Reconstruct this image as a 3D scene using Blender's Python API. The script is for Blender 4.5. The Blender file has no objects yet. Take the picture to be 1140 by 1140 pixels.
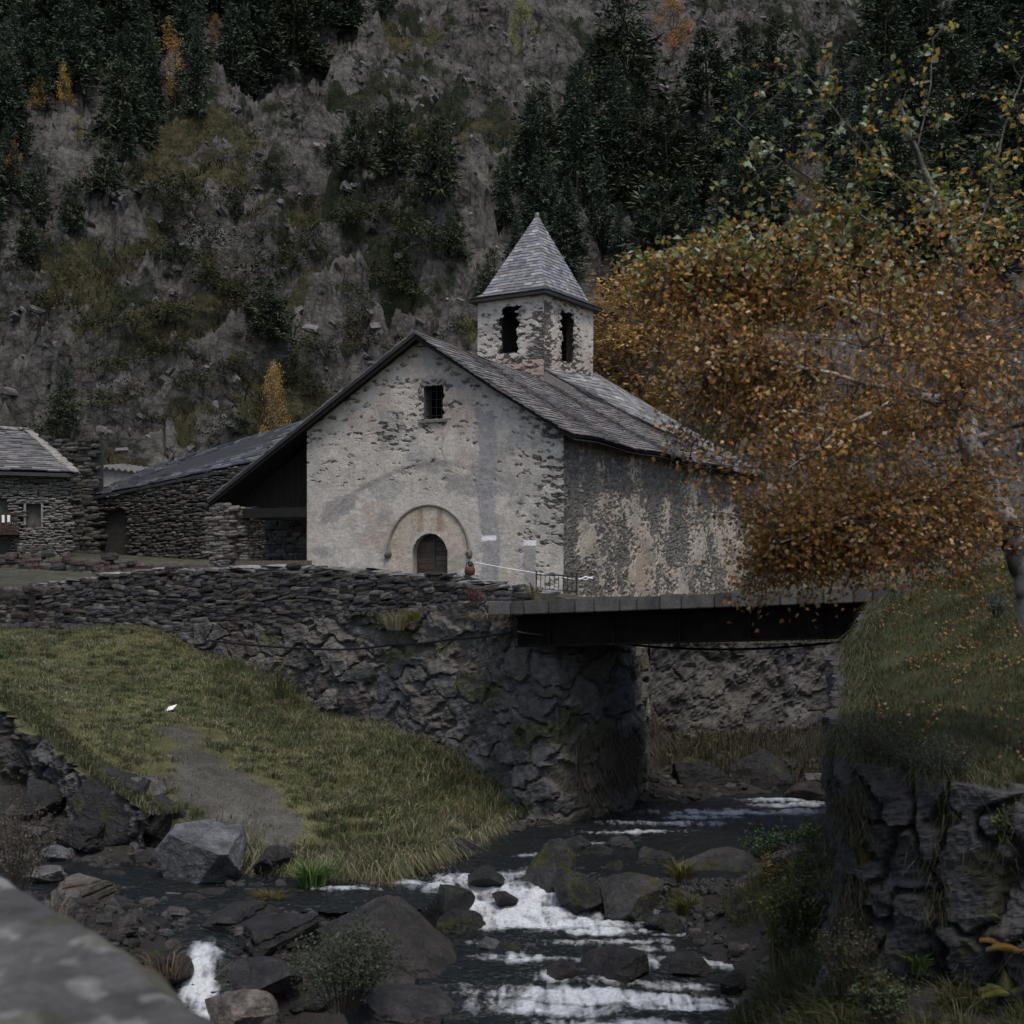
import bpy, bmesh, math, random
import numpy as np
from mathutils import Vector
R = math.radians
scn = bpy.context.scene
COL = scn.collection

# ------------------------------------------------------------------ camera, sky, sun, exposure
F_, CX_, HY_ = 1566.0, 570.0, 640.0            # focal length and horizon measured on the photograph (1140 px)
cam_d = bpy.data.cameras.new('camera'); cam = bpy.data.objects.new('camera', cam_d); COL.objects.link(cam)
cam.location = (0, 0, 0); cam.rotation_euler = (R(90), 0, 0)
cam_d.sensor_width = 36; cam_d.lens = 36 * F_ / 1140; cam_d.shift_y = (HY_ - 570) / 1140
cam_d.clip_start = 0.1; cam_d.clip_end = 2000
cam_d.dof.use_dof = True; cam_d.dof.focus_distance = 50; cam_d.dof.aperture_fstop = 2.6
scn.camera = cam
SUN_EL, SUN_AZ = 64, 160                        # high, from behind the camera's left shoulder, veiled by cloud
w = bpy.data.worlds.new('World'); scn.world = w; w.use_nodes = True
nt = w.node_tree; bg = nt.nodes['Background']
sky = nt.nodes.new('ShaderNodeTexSky'); sky.sky_type = 'NISHITA'; sky.sun_disc = False
sky.sun_elevation = R(SUN_EL); sky.sun_rotation = R(SUN_AZ); sky.dust_density = 3.0; sky.air_density = 1.0; sky.ozone_density = 0.6
nt.links.new(sky.outputs[0], bg.inputs[0]); bg.inputs[1].default_value = 0.11
sl = bpy.data.lights.new('sun', 'SUN'); sl.energy = 1.45; sl.angle = R(18); sl.color = (1.0, 0.95, 0.88)
sun = bpy.data.objects.new('sun', sl); COL.objects.link(sun)
az = R(SUN_AZ); sd = Vector((math.sin(az) * math.cos(R(SUN_EL)), math.cos(az) * math.cos(R(SUN_EL)), math.sin(R(SUN_EL))))
sun.rotation_euler = sd.to_track_quat('Z', 'Y').to_euler(); sun.location = (0, -20, 60)
scn.view_settings.view_transform = 'Standard'; scn.view_settings.look = 'None'
scn.view_settings.exposure = 0.52; scn.view_settings.gamma = 1.0
scn.view_settings.use_curve_mapping = False
scn.cycles.max_bounces = 5; scn.cycles.diffuse_bounces = 2; scn.cycles.glossy_bounces = 2; scn.cycles.transparent_max_bounces = 4
scn.cycles.use_denoising = True
rng = np.random.default_rng(7); np.seterr(over='ignore')

# ------------------------------------------------------------------ helpers
def P(px, py, d): return np.array([(px - CX_) / F_ * d, d, (HY_ - py) / F_ * d])
def A(*a): return np.array(a, dtype=float)
def _h(ix, iy, iz, s):
    if True:
        h = ix.astype(np.int64).astype(np.uint32) * np.uint32(374761393) + iy.astype(np.int64).astype(np.uint32) * np.uint32(668265263) \
            + iz.astype(np.int64).astype(np.uint32) * np.uint32(2246822519) + np.uint32((s * 3266489917 + 12345) & 0xffffffff)
        h = (h ^ (h >> np.uint32(13))) * np.uint32(1274126177); h = (h ^ (h >> np.uint32(15))) * np.uint32(2654435761)
        h = h ^ (h >> np.uint32(16))
    return h.astype(np.float64) / 4294967296.0
def vn(x, y, z, s=0):
    x, y, z = np.broadcast_arrays(np.asarray(x, float), np.asarray(y, float), np.asarray(z, float))
    ix, iy, iz = np.floor(x), np.floor(y), np.floor(z); fx, fy, fz = x - ix, y - iy, z - iz
    q = lambda t: t * t * t * (t * (t * 6 - 15) + 10)
    fx, fy, fz = q(fx), q(fy), q(fz); r = 0
    for a in (0, 1):
        for b in (0, 1):
            for c in (0, 1):
                r = r + _h(ix + a, iy + b, iz + c, s) * (fx if a else 1 - fx) * (fy if b else 1 - fy) * (fz if c else 1 - fz)
    return r
def fbm(x, y, z=0.0, o=4, s=0, g=0.5):
    r = 0; a = 1; t = 0; f = 1.0
    for k in range(o):
        r = r + a * vn(np.asarray(x) * f + 17.3 * k, np.asarray(y) * f - 5.1 * k, np.asarray(z) * f + 3.7 * k, s + k); t += a; a *= g; f *= 2.03
    return r / t
def ridged(x, y, z=0.0, o=4, s=0, g=0.55):
    r = 0; a = 1; t = 0; f = 1.0
    for k in range(o):
        r = r + a * (1 - np.abs(2 * vn(np.asarray(x) * f + 7.7 * k, np.asarray(y) * f + 3.1 * k, np.asarray(z) * f, s + k) - 1)); t += a; a *= g; f *= 2.1
    return r / t
def sstep(a, b, x): t = np.clip((x - a) / (b - a), 0, 1); return t * t * (3 - 2 * t)
def voro(u, v, s=0, jit=0.8):
    iu, iv = np.floor(u), np.floor(v); f1 = np.full(u.shape, 9.0); f2 = f1.copy(); cid = np.zeros(u.shape); cu = f1.copy(); cv = f1.copy()
    for a in (-1, 0, 1):
        for b in (-1, 0, 1):
            hu = _h(iu + a, iv + b, iu * 0, s); hv = _h(iu + a, iv + b, iu * 0 + 1, s); hi = _h(iu + a, iv + b, iu * 0 + 2, s)
            du = iu + a + 0.5 + jit * (hu - 0.5) - u; dv = iv + b + 0.5 + jit * (hv - 0.5) - v
            d = np.sqrt(du * du + dv * dv); n = d < f1
            f2 = np.where(n, f1, np.minimum(f2, d)); cid = np.where(n, hi, cid); cu = np.where(n, du, cu); cv = np.where(n, dv, cv); f1 = np.where(n, d, f1)
    return f1, f2, cid, cu, cv
def lerpc(a, b, t): return np.asarray(a) + (np.asarray(b) - np.asarray(a)) * np.asarray(t)[..., None]
def pal(t, cols):
    cols = np.asarray(cols, float); x = np.clip(np.asarray(t), 0, 0.9999) * (len(cols) - 1); i = x.astype(int); return cols[i] + (cols[i + 1] - cols[i]) * (x - i)[..., None]

ORG = {}
def tag(o, label=None, cat=None, group=None, kind=None):
    if label: o['label'] = label
    if cat: o['category'] = cat
    if group: o['group'] = group
    if kind: o['kind'] = kind
    return o
def thing(name, label, cat, org, group=None):
    o = bpy.data.objects.new(name, None); COL.objects.link(o); o.location = tuple(org); o.empty_display_size = 0.3
    ORG[o.name] = np.asarray(org, float); return tag(o, label, cat, group)
def make(name, parts, mats, parent=None, smooth=False, org=None):
    """parts: list of (verts, faces, colours or None[, material index]); all in world coordinates -> ONE mesh object"""
    Vs, Cs, LI, LS, MI = [], [], [], [], []; off = 0; lo = 0; has = False
    for p in parts:
        V, Fc = np.asarray(p[0], float).reshape(-1, 3), np.asarray(p[1], int); C = p[2] if len(p) > 2 else None; mi = p[3] if len(p) > 3 else 0
        if len(Fc) == 0: continue
        Vs.append(V)
        if C is None: C = np.full((len(V), 3), 0.5)
        else: has = True
        C = np.broadcast_to(np.asarray(C, float), (len(V), 3)); Cs.append(C)
        k = Fc.shape[1]; LI.append((Fc + off).ravel()); LS.append(lo + np.arange(len(Fc)) * k); MI.append(np.full(len(Fc), mi)); lo += Fc.size; off += len(V)
    V = np.concatenate(Vs); C = np.concatenate(Cs); LI = np.concatenate(LI).astype(np.int32); LS = np.concatenate(LS).astype(np.int32); MI = np.concatenate(MI).astype(np.int32)
    if parent is not None: org = ORG[parent.name]
    elif org is None: org = A((V[:, 0].min() + V[:, 0].max()) / 2, (V[:, 1].min() + V[:, 1].max()) / 2, V[:, 2].min())
    org = np.asarray(org, float); V = V - org
    me = bpy.data.meshes.new(name); me.vertices.add(len(V)); me.vertices.foreach_set('co', V.astype(np.float32).ravel())
    me.loops.add(len(LI)); me.loops.foreach_set('vertex_index', LI)
    me.polygons.add(len(LS)); me.polygons.foreach_set('loop_start', LS); me.polygons.foreach_set('material_index', MI)
    me.polygons.foreach_set('use_smooth', np.full(len(LS), smooth)); me.update(calc_edges=True)
    if has:
        ca = me.color_attributes.new('col', 'FLOAT_COLOR', 'POINT'); ca.data.foreach_set('color', np.c_[C, np.ones(len(C))].astype(np.float32).ravel())
    for m in (mats if isinstance(mats, (list, tuple)) else [mats]): me.materials.append(m)
    o = bpy.data.objects.new(name, me); COL.objects.link(o)
    if parent is not None: o.parent = parent
    else: o.location = tuple(org)
    ORG[o.name] = org
    return o
def dup(o, loc, rz=0, sc=(1, 1, 1), label=None, tilt=(0, 0)):
    c = o.copy(); COL.objects.link(c); c.location = tuple(loc); c.rotation_euler = (tilt[0], tilt[1], rz); c.scale = sc; ORG[c.name] = np.asarray(loc, float)
    if label: c['label'] = label
    for ch in o.children:
        k = ch.copy(); COL.objects.link(k); k.parent = c
    return c

# ------------------------------------------------------------------ materials
def mat(name, rough=0.85, n1=(6, 0.35), n2=None, bump=(30, 0.3, 0.02), spec=0.3, base=None, trans=0.0, wet=0):
    m = bpy.data.materials.new(name); m.use_nodes = True; t = m.node_tree; N = t.nodes; L = t.links
    b = N['Principled BSDF']; b.inputs['Roughness'].default_value = rough; b.inputs['Specular IOR Level'].default_value = spec
    tc = N.new('ShaderNodeTexCoord'); at = N.new('ShaderNodeAttribute'); at.attribute_name = 'col'
    src = at.outputs['Color']
    if base is not None:
        rg = N.new('ShaderNodeRGB'); rg.outputs[0].default_value = (*base, 1); src = rg.outputs[0]
    for nn in (n1, n2):
        if not nn: continue
        nz = N.new('ShaderNodeTexNoise'); nz.inputs['Scale'].default_value = nn[0]; nz.inputs['Detail'].default_value = 8; nz.inputs['Roughness'].default_value = 0.65
        L.new(tc.outputs['Object'], nz.inputs['Vector'])
        mr = N.new('ShaderNodeMapRange'); mr.inputs[1].default_value = 0.3; mr.inputs[2].default_value = 0.7; mr.inputs[3].default_value = 1 - nn[1]; mr.inputs[4].default_value = 1 + nn[1]
        L.new(nz.outputs[0], mr.inputs[0])
        mx = N.new('ShaderNodeVectorMath'); mx.operation = 'SCALE'; L.new(src, mx.inputs[0]); L.new(mr.outputs[0], mx.inputs['Scale']); src = mx.outputs[0]
    L.new(src, b.inputs['Base Color'])
    if bump:
        nz = N.new('ShaderNodeTexNoise'); nz.inputs['Scale'].default_value = bump[0]; nz.inputs['Detail'].default_value = 10; nz.inputs['Roughness'].default_value = 0.7
        L.new(tc.outputs['Object'], nz.inputs['Vector'])
        bp = N.new('ShaderNodeBump'); bp.inputs['Strength'].default_value = bump[1]; bp.inputs['Distance'].default_value = bump[2]
        L.new(nz.outputs[0], bp.inputs['Height']); L.new(bp.outputs[0], b.inputs['Normal'])
    if wet:
        nz = N.new('ShaderNodeTexNoise'); nz.inputs['Scale'].default_value = 2.5; nz.inputs['Detail'].default_value = 4
        L.new(tc.outputs['Object'], nz.inputs['Vector']); mr = N.new('ShaderNodeMapRange'); mr.inputs[1].default_value = 0.35; mr.inputs[2].default_value = 0.65
        mr.inputs[3].default_value = rough - wet; mr.inputs[4].default_value = rough; L.new(nz.outputs[0], mr.inputs[0]); L.new(mr.outputs[0], b.inputs['Roughness'])
    if trans:
        out = N['Material Output']; tr = N.new('ShaderNodeBsdfTranslucent'); ms = N.new('ShaderNodeMixShader'); ms.inputs[0].default_value = trans
        L.new(src, tr.inputs['Color']); L.new(b.outputs[0], ms.inputs[1]); L.new(tr.outputs[0], ms.inputs[2]); L.new(ms.outputs[0], out.inputs['Surface'])
    return m
M_stone = mat('stone', 0.9, (5, 0.45), (40, 0.25), (25, 0.6, 0.03))
M_rock = mat('river_rock', 0.6, (2.6, 0.65), (18, 0.55), (9, 1.0, 0.12), spec=0.4, wet=0.3)
M_plaster = mat('plaster', 0.95, (3.0, 0.20), (16, 0.30), (22, 0.7, 0.03), spec=0.15)
M_slate = mat('slate', 0.6, (3, 0.3), (20, 0.2), (20, 0.4, 0.02), spec=0.4)
M_wood = mat('weathered_wood', 0.85, (8, 0.4), (40, 0.3), (40, 0.5, 0.01))
M_dark = mat('dark_timber', 0.9, (5, 0.4), None, (20, 0.4, 0.01), base=(0.012, 0.010, 0.009))
M_iron = mat('iron', 0.6, (9, 0.4), None, (30, 0.3, 0.005), base=(0.012, 0.012, 0.013), spec=0.4)
M_rust = mat('rusted_steel', 0.9, (3, 0.6), (14, 0.4), (20, 0.3, 0.01), base=(0.0065, 0.0055, 0.005), spec=0.08)
M_conc = mat('concrete', 0.9, (3, 0.4), (25, 0.3), (20, 0.5, 0.02))
M_soil = mat('soil', 0.95, (2.5, 0.4), (24, 0.4), (16, 0.9, 0.06), spec=0.15)
M_leaf = mat('leaves', 0.6, None, None, None, spec=0.25, trans=0.3)
M_needle = mat('needles', 0.8, (1.2, 0.35), None, None, spec=0.15)
M_grass = mat('grass_blades', 0.7, (0.8, 0.3), None, None, spec=0.2, trans=0.2)
M_bark = mat('bark', 0.85, (5, 0.4), (25, 0.4), (20, 0.6, 0.02))
M_white = mat('white_paint', 0.6, None, None, None, base=(0.75, 0.75, 0.75))
M_red = mat('terracotta', 0.7, (12, 0.3), None, None, base=(0.075, 0.028, 0.020))
M_cable = mat('rubber', 0.5, None, None, None, base=(0.006, 0.006, 0.007))

# ------------------------------------------------------------------ shape builders (return verts, faces[, colours])
BOXF = np.array([[0, 1, 3, 2], [4, 6, 7, 5], [0, 4, 5, 1], [2, 3, 7, 6], [0, 2, 6, 4], [1, 5, 7, 3]])
def hexa(c8): return np.asarray(c8, float), BOXF      # corners ordered by bits (z lowest bit, y, x)
def obox(p0, p1, wid, z0, z1, side=(0, 0)):
    """beam from p0 to p1 (xy), going `wid` to the left of travel, z ranges may differ per end"""
    p0, p1 = A(*p0[:2]), A(*p1[:2]); t = (p1 - p0) / np.linalg.norm(p1 - p0); n = A(-t[1], t[0]) * wid
    z0 = z0 if isinstance(z0, tuple) else (z0, z0); z1 = z1 if isinstance(z1, tuple) else (z1, z1)
    c = []
    for e, p in enumerate((p0, p1)):
        for s in (0, 1):
            q = p + n * s
            for zz in (z0[e], z1[e]): c.append((q[0], q[1], zz))
    return hexa(c)
def tube(path, rad, n=7, cap=True):
    path = np.asarray(path, float); rad = np.broadcast_to(np.asarray(rad, float), (len(path),)); V = []
    up = A(0.13, 0.21, 1.0)
    for i, p in enumerate(path):
        t = path[min(i + 1, len(path) - 1)] - path[max(i - 1, 0)]; t /= np.linalg.norm(t) + 1e-9
        a = np.cross(t, up); 
        if np.linalg.norm(a) < 1e-3: a = np.cross(t, A(1, 0, 0))
        a /= np.linalg.norm(a); b = np.cross(t, a); th = np.arange(n) * 2 * math.pi / n
        V.append(p + rad[i] * (np.cos(th)[:, None] * a + np.sin(th)[:, None] * b))
    V = np.concatenate(V); Fc = [[i * n + j, i * n + (j + 1) % n, (i + 1) * n + (j + 1) % n, (i + 1) * n + j] for i in range(len(path) - 1) for j in range(n)]
    return V, np.array(Fc)
def merge(items):
    """same-arity (V,F,C) items -> one"""
    V, Fc, C = [], [], []; o = 0
    for it in items:
        V.append(np.asarray(it[0])); Fc.append(np.asarray(it[1]) + o); o += len(it[0])
        C.append(np.broadcast_to(np.asarray(it[2] if len(it) > 2 and it[2] is not None else (0.5, 0.5, 0.5), float), (len(it[0]), 3)))
    return np.concatenate(V), np.concatenate(Fc), np.concatenate(C)
def gridf(nu, nv):
    i, j = np.meshgrid(np.arange(nu - 1), np.arange(nv - 1), indexing='ij'); a = i * nv + j
    return np.stack([a, a + nv, a + nv + 1, a + 1], -1).reshape(-1, 4)
def cube_tmpl(n):
    idx = {}; V = []; Fc = []
    def vid(p):
        if p not in idx: idx[p] = len(V); V.append(p)
        return idx[p]
    for ax in range(3):
        for s in (0, n):
            for a in range(n):
                for b in range(n):
                    q = []
                    for da, db in ((0, 0), (1, 0), (1, 1), (0, 1)):
                        p = [0, 0, 0]; p[ax] = s; p[(ax + 1) % 3] = a + da; p[(ax + 2) % 3] = b + db; q.append(vid(tuple(p)))
                    Fc.append(q if s else q[::-1])
    V = np.array(V, float) / n * 2 - 1; return V, np.array(Fc)
def round_tmpl(n, k):
    V, Fc = cube_tmpl(n); S = V / np.linalg.norm(V, axis=1)[:, None] * 1.15; return V * (1 - k) + S * k, Fc
ST2 = round_tmpl(2, 0.5); ST3 = round_tmpl(3, 0.38)
def scatter_stones(tm, c, ax, half, cols, jit=0.09):
    """c (N,3) centres, ax (N,3,3) rows = axes, half (N,3)"""
    T, Fc = tm; N = len(c); v = T[None] + (rng.random((N, len(T), 3)) - 0.5) * 2 * jit
    V = c[:, None, :] + np.einsum('nki,nij->nkj', v * half[:, None, :], ax)
    FF = (Fc[None] + (np.arange(N) * len(T))[:, None, None]).reshape(-1, 4); C = np.repeat(cols, len(T), axis=0); return V.reshape(-1, 3), FF, C
class Path:
    def __init__(s, pts, zt, zb):
        s.p = np.asarray([q[:2] for q in pts], float); d = np.r_[0, np.cumsum(np.linalg.norm(np.diff(s.p, axis=0), axis=1))]; s.d = d; s.L = d[-1]; s.zt = np.asarray(zt, float); s.zb = np.asarray(zb, float)
    def at(s, u): return np.stack([np.interp(u, s.d, s.p[:, 0]), np.interp(u, s.d, s.p[:, 1])], -1)
    def top(s, u): return np.interp(u, s.d, s.zt)
    def bot(s, u): return np.interp(u, s.d, s.zb)
    def nrm(s, u, e=0.25):
        t = s.at(np.clip(u + e, 0, s.L)) - s.at(np.clip(u - e, 0, s.L)); t /= np.linalg.norm(t, axis=-1)[..., None]; return t, np.stack([t[..., 1], -t[..., 0]], -1)   # normal to the right of travel
def rubble(path, T, rowh, ln, cols, seed, prot=0.06, tmpl=None, capc=None, both=False, ragged=0.06, tilt=0.05, skip=(), deep=0.0):
    """dry stone wall along a path: core + face stones + cap stones"""
    r = np.random.default_rng(seed); cs, axs, hs, cc = [], [], [], []; pl = np.asarray(cols, float)
    z = path.zb.min(); zmax = path.zt.max() + 0.1
    sides = (1, -1) if both else (1,)
    while z < zmax:
        rh = rowh * r.uniform(0.65, 1.4); 
        for sd in sides:
            u = -r.uniform(0, ln)
            while u < path.L:
                l = ln * r.uniform(0.45, 1.7); uc = u + l / 2; u += l * 0.96
                if uc < 0 or uc > path.L: continue
                zc = z + rh / 2 + r.normal() * rowh * 0.12 + 0.05 * math.sin(uc * 1.3)
                if zc > path.top(uc) + r.normal() * ragged or zc < path.bot(uc) - rh: continue
                if any(uc + l * .3 > a and uc - l * .3 < b and zc + rh * .3 > c and zc - rh * .3 < d for a, b, c, d in skip): continue
                t, n = path.nrm(np.array([uc])); t, n = t[0], n[0]; p = path.at(np.array([uc]))[0] + sd * n * (T / 2 - deep + r.uniform(-prot, prot * 0.5)); tl = r.normal() * tilt
                cs.append((p[0], p[1], zc)); axs.append(((t[0], t[1], tl), (n[0], n[1], r.normal() * 0.08), (-t[0] * tl, -t[1] * tl, 1))); hs.append((l * 0.5, 0.11 + prot + deep, rh * 0.55)); cc.append(pl[r.integers(len(pl))] * r.uniform(0.7, 1.3))
        z += rh * 0.93
    if capc is not None:
        u = 0
        while u < path.L:
            l = ln * r.uniform(0.9, 2.6); uc = u + l / 2; u += l * 0.9
            t, n = path.nrm(np.array([min(uc, path.L)])); t, n = t[0], n[0]; p = path.at(np.array([uc]))[0]; tl = r.normal() * 0.06
            cs.append((p[0], p[1], path.top(uc) + 0.02)); axs.append(((t[0], t[1], tl), (n[0], n[1], 0.02), (-t[0] * tl, -t[1] * tl, 1))); hs.append((l * 0.5, T * r.uniform(0.5, 0.62), r.uniform(0.035, 0.08))); cc.append(np.asarray(capc) * r.uniform(0.7, 1.25))
    st = scatter_stones(tmpl or ST2, np.array(cs), np.array(axs), np.array(hs), np.array(cc))
    n = max(3, int(path.L / 0.5)); u = np.linspace(0, path.L, n); t, nn = path.nrm(u); p = path.at(u); k = T / 2 - prot * 0.6 - deep
    ring = []
    for sgn, zz in ((1, path.bot(u) - 0.3), (1, path.top(u) - 0.06), (-1, path.top(u) - 0.06), (-1, path.bot(u) - 0.3)): ring.append(np.c_[p + sgn * nn * k, zz])
    V = np.stack(ring, 1).reshape(-1, 3); Fc = [[i * 4 + a, i * 4 + (a + 1) % 4, i * 4 + 4 + (a + 1) % 4, i * 4 + 4 + a] for i in range(n - 1) for a in range(4)] + [[0, 1, 2, 3], [n * 4 - 4, n * 4 - 1, n * 4 - 2, n * 4 - 3]]
    core = (V, np.array(Fc), np.full((len(V), 3), 1.0) * (pl.mean(0) * 0.6))
    return [st, core]
def masonry(path, T, res, cell, cols, mortar, seed, bulge=0.10, rough=0.10, joint=0.10, moss=None, big=0.0, drips=None, mort=True, topc=None):
    """mortared rubble face as one displaced sheet with a top ledge and a back"""
    nu = int(path.L / res) + 1; u = np.linspace(0, path.L, nu); H = (path.zt - path.zb).max(); nv = max(4, int(H / res))
    t, n = path.nrm(u, 0.5); p = path.at(u); zt, zb = path.top(u), path.bot(u); f = np.linspace(0, 1, nv)
    Z = zb[:, None] + (zt - zb)[:, None] * f[None]; U = np.broadcast_to(u[:, None], Z.shape)
    wu = U + 0.5 * cell[0] * (fbm(U * 1.9, Z * 1.9, o=4, s=seed) - 0.5) * 2; wv = Z + 0.75 * cell[1] * (fbm(U * 1.7 + 40, Z * 1.7, o=3, s=seed + 3) - 0.5) * 2
    f1, f2, cid, cu, cv = voro(wu / cell[0], wv / cell[1], seed, 0.9); e = f2 - f1
    fin = fbm(U * 4, Z * 4, o=4, s=seed + 15); vis = sstep(.14, .26, cid + .35 * (fin - .5)); st = sstep(joint * 0.3, joint * 2.6, e + .22 * (fin - .5)) * (vis if mort else 1.0); tilt = (cid - 0.5) * cu + (_h(np.floor(cid * 9999), U * 0, U * 0, 5) - 0.5) * cv
    disp = bulge * (st * (0.45 + 0.55 * cid) + 0.7 * st * tilt) + rough * (fbm(U * 2.5, Z * 2.5, o=5, s=seed + 9) - 0.5) + rough * .55 * (ridged(U * 2.6 + Z, Z * 3.4 - U, o=5, s=seed + 17, g=.62) - .5) + big * (fbm(U * 0.5, Z * 0.6, o=3, s=seed + 11) - 0.5)
    C = pal(cid, cols) * (0.75 + 0.5 * fbm(U * 5, Z * 5, o=3, s=seed + 2))[..., None]
    C = lerpc(np.asarray(mortar) * (0.8 + 0.4 * fbm(U * 6, Z * 6, o=3, s=seed + 4))[..., None], C, st)
    if moss is not None:
        mm = sstep(0.60, 0.70, fbm(U * 0.9, Z * 1.1, o=5, s=seed + 21)) * 0.8; C = lerpc(C, np.asarray(moss), mm)
    if drips is not None:
        mm = sstep(0.55, 0.7, fbm(U * 2.2, Z * 0.25, o=4, s=seed + 31)) * 0.6; C = lerpc(C, np.asarray(drips), mm)
    V = np.concatenate([p[:, None, :] + n[:, None, :] * disp[..., None], Z[..., None]], -1)
    bt = np.concatenate([p - n * T, zt[:, None]], 1)[:, None]; bb = np.concatenate([p - n * T, zb[:, None]], 1)[:, None]
    tc_ = C[:, -1:] if topc is None else np.ones_like(C[:, -1:]) * A(*topc); V = np.concatenate([V, bt, bb], 1); C = np.concatenate([C[:, :-1], tc_, tc_, tc_], 1)
    Fc = gridf(nu, nv + 2)
    return V.reshape(-1, 3), Fc, C.reshape(-1, 3)
def slates(q, rowd, tw, cols, seed, thick=0.03, jit=1.0, flip=False, under=None, prof=None):
    """q: 4 corners (eave0, eave1, ridge1, ridge0); overlapping individual slates"""
    r = np.random.default_rng(seed); q = [np.asarray(a, float) for a in q]; e0, e1, r1, r0 = q
    H = np.linalg.norm((r0 + r1) / 2 - (e0 + e1) / 2); nr = max(2, int(H / rowd)); Vs, Cs = [], []
    nrm = np.cross(e1 - e0, r0 - e0); nrm /= np.linalg.norm(nrm); nrm *= 1 if nrm[2] > 0 else -1
    pl = np.asarray(cols, float)
    pt = (lambda a, b: (e0 + (e1 - e0) * a) * (1 - b) + (r0 + (r1 - r0) * a) * b) if prof is None else (lambda a, b: prof(a, b))
    for i in range(nr):
        b0, b1 = i / nr, min(1.0, (i + 1.75) / nr); Wd = np.linalg.norm(pt(1, b0) - pt(0, b0)); n = max(1, int(Wd / tw)); cut = np.r_[0, (np.arange(1, n) + r.uniform(-0.3, 0.3, max(0, n - 1))) / n, 1]
        if n > 1: cut[1:-1] += (i % 2 - 0.5) * 0.4 / n
        for k in range(n):
            a0, a1 = cut[k] + 0.01 / n, cut[k + 1] - 0.01 / n; db = r.uniform(-0.12, 0.1) / nr * jit if i else 0; l0 = r.uniform(0.7, 1.6) * thick; sk = r.normal() * 0.05 / nr * jit
            lo = nrm * (thick * 1.4 + r.uniform(0, 0.5) * thick * jit); hi = nrm * thick * 0.15; cen = []
            for (a, b, o) in ((a0, max(-.02, b0 + db + sk), lo), (a1, max(-.02, b0 + db - sk), lo), (a1, b1, hi), (a0, b1, hi)): cen.append(pt(a, b) + o)
            cen = np.array(cen); bot = cen - nrm * l0; Vs.append(np.concatenate([cen, bot])); Cs.append(np.repeat((pl[r.integers(len(pl))] * r.uniform(0.7, 1.3))[None], 8, 0))
    N = len(Vs); T = np.array([[0, 1, 2, 3], [7, 6, 5, 4], [0, 4, 5, 1], [1, 5, 6, 2], [2, 6, 7, 3], [3, 7, 4, 0]])
    V = np.concatenate(Vs); Fc = (T[None] + (np.arange(N) * 8)[:, None, None]).reshape(-1, 4); return V, Fc, np.concatenate(Cs)
def ico(n):
    bm = bmesh.new(); bmesh.ops.create_icosphere(bm, subdivisions=n, radius=1.0); bm.verts.ensure_lookup_table()
    V = np.array([v.co[:] for v in bm.verts]); Fc = np.array([[v.index for v in f.verts] for f in bm.faces]); bm.free(); return V, Fc
ICO = {n: ico(n) for n in (2, 3, 4, 5)}
def rotm(rx, ry, rz):
    cx, sx, cy, sy, cz, sz = math.cos(rx), math.sin(rx), math.cos(ry), math.sin(ry), math.cos(rz), math.sin(rz)
    return np.array([[cz, -sz, 0], [sz, cz, 0], [0, 0, 1]]) @ np.array([[cy, 0, sy], [0, 1, 0], [-sy, 0, cy]]) @ np.array([[1, 0, 0], [0, cx, -sx], [0, sx, cx]])
def rock(c, half, seed, col, moss=None, mossamt=0.0, rot=None, sub=4, facets=12, rough=0.14, strata=0.0, planes=()):
    r = np.random.default_rng(seed); V, Fc = ICO[sub]; V = V.copy()
    for n, cc in planes: n = A(*n) / np.linalg.norm(n); V = V - np.clip(V @ n - cc, 0, None)[:, None] * n
    for k in range(facets):
        n = r.normal(size=3); n /= np.linalg.norm(n); cc = r.uniform(0.5, 0.86); d = V @ n; V = V - np.clip(d - cc, 0, None)[:, None] * n
    V = V / np.abs(V).max(0)
    if strata: V[:, 2] += strata * (np.abs(((V[:, 2] * 2.6 + V[:, 0] * 0.3 + r.random()) % 1) - 0.5) - 0.25); rr = 1 - strata * 0.9 * (((V[:, 2] * 2.6 + r.random()) % 1) > 0.8); V[:, :2] *= rr[:, None]
    s = seed % 997; V = V * (1 + rough * 2 * (fbm(V[:, 0] * 1.6 + s, V[:, 1] * 1.6, V[:, 2] * 1.6, 3, s) - 0.5) + rough * 0.9 * (ridged(V[:, 0] * 4 + s, V[:, 1] * 4, V[:, 2] * 6, 4, s + 5) - 0.55))[:, None]
    rt = rotm(*(rot if rot is not None else (r.uniform(-.25, .25), r.uniform(-.25, .25), r.uniform(0, 6.28)))); W = (V * np.asarray(half)) @ rt.T
    C = np.asarray(col)[None] * (0.55 + 0.9 * fbm(V[:, 0] * 3 + s, V[:, 1] * 3, V[:, 2] * 3, 4, s + 2))[:, None]
    if moss is not None and mossamt > 0:
        m = fbm(V[:, 0] * 1.8 + s, V[:, 1] * 1.8, V[:, 2] * 1.8, 4, s + 7) + 0.12 * W[:, 2] / max(half); C = lerpc(C, np.asarray(moss)[None] * (0.6 + 0.8 * vn(V[:, 0] * 12, V[:, 1] * 12, V[:, 2] * 12, s))[:, None], sstep(0.72 - 0.3 * mossamt, 0.84 - 0.3 * mossamt, m))
    return W + np.asarray(c), Fc, C
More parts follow.
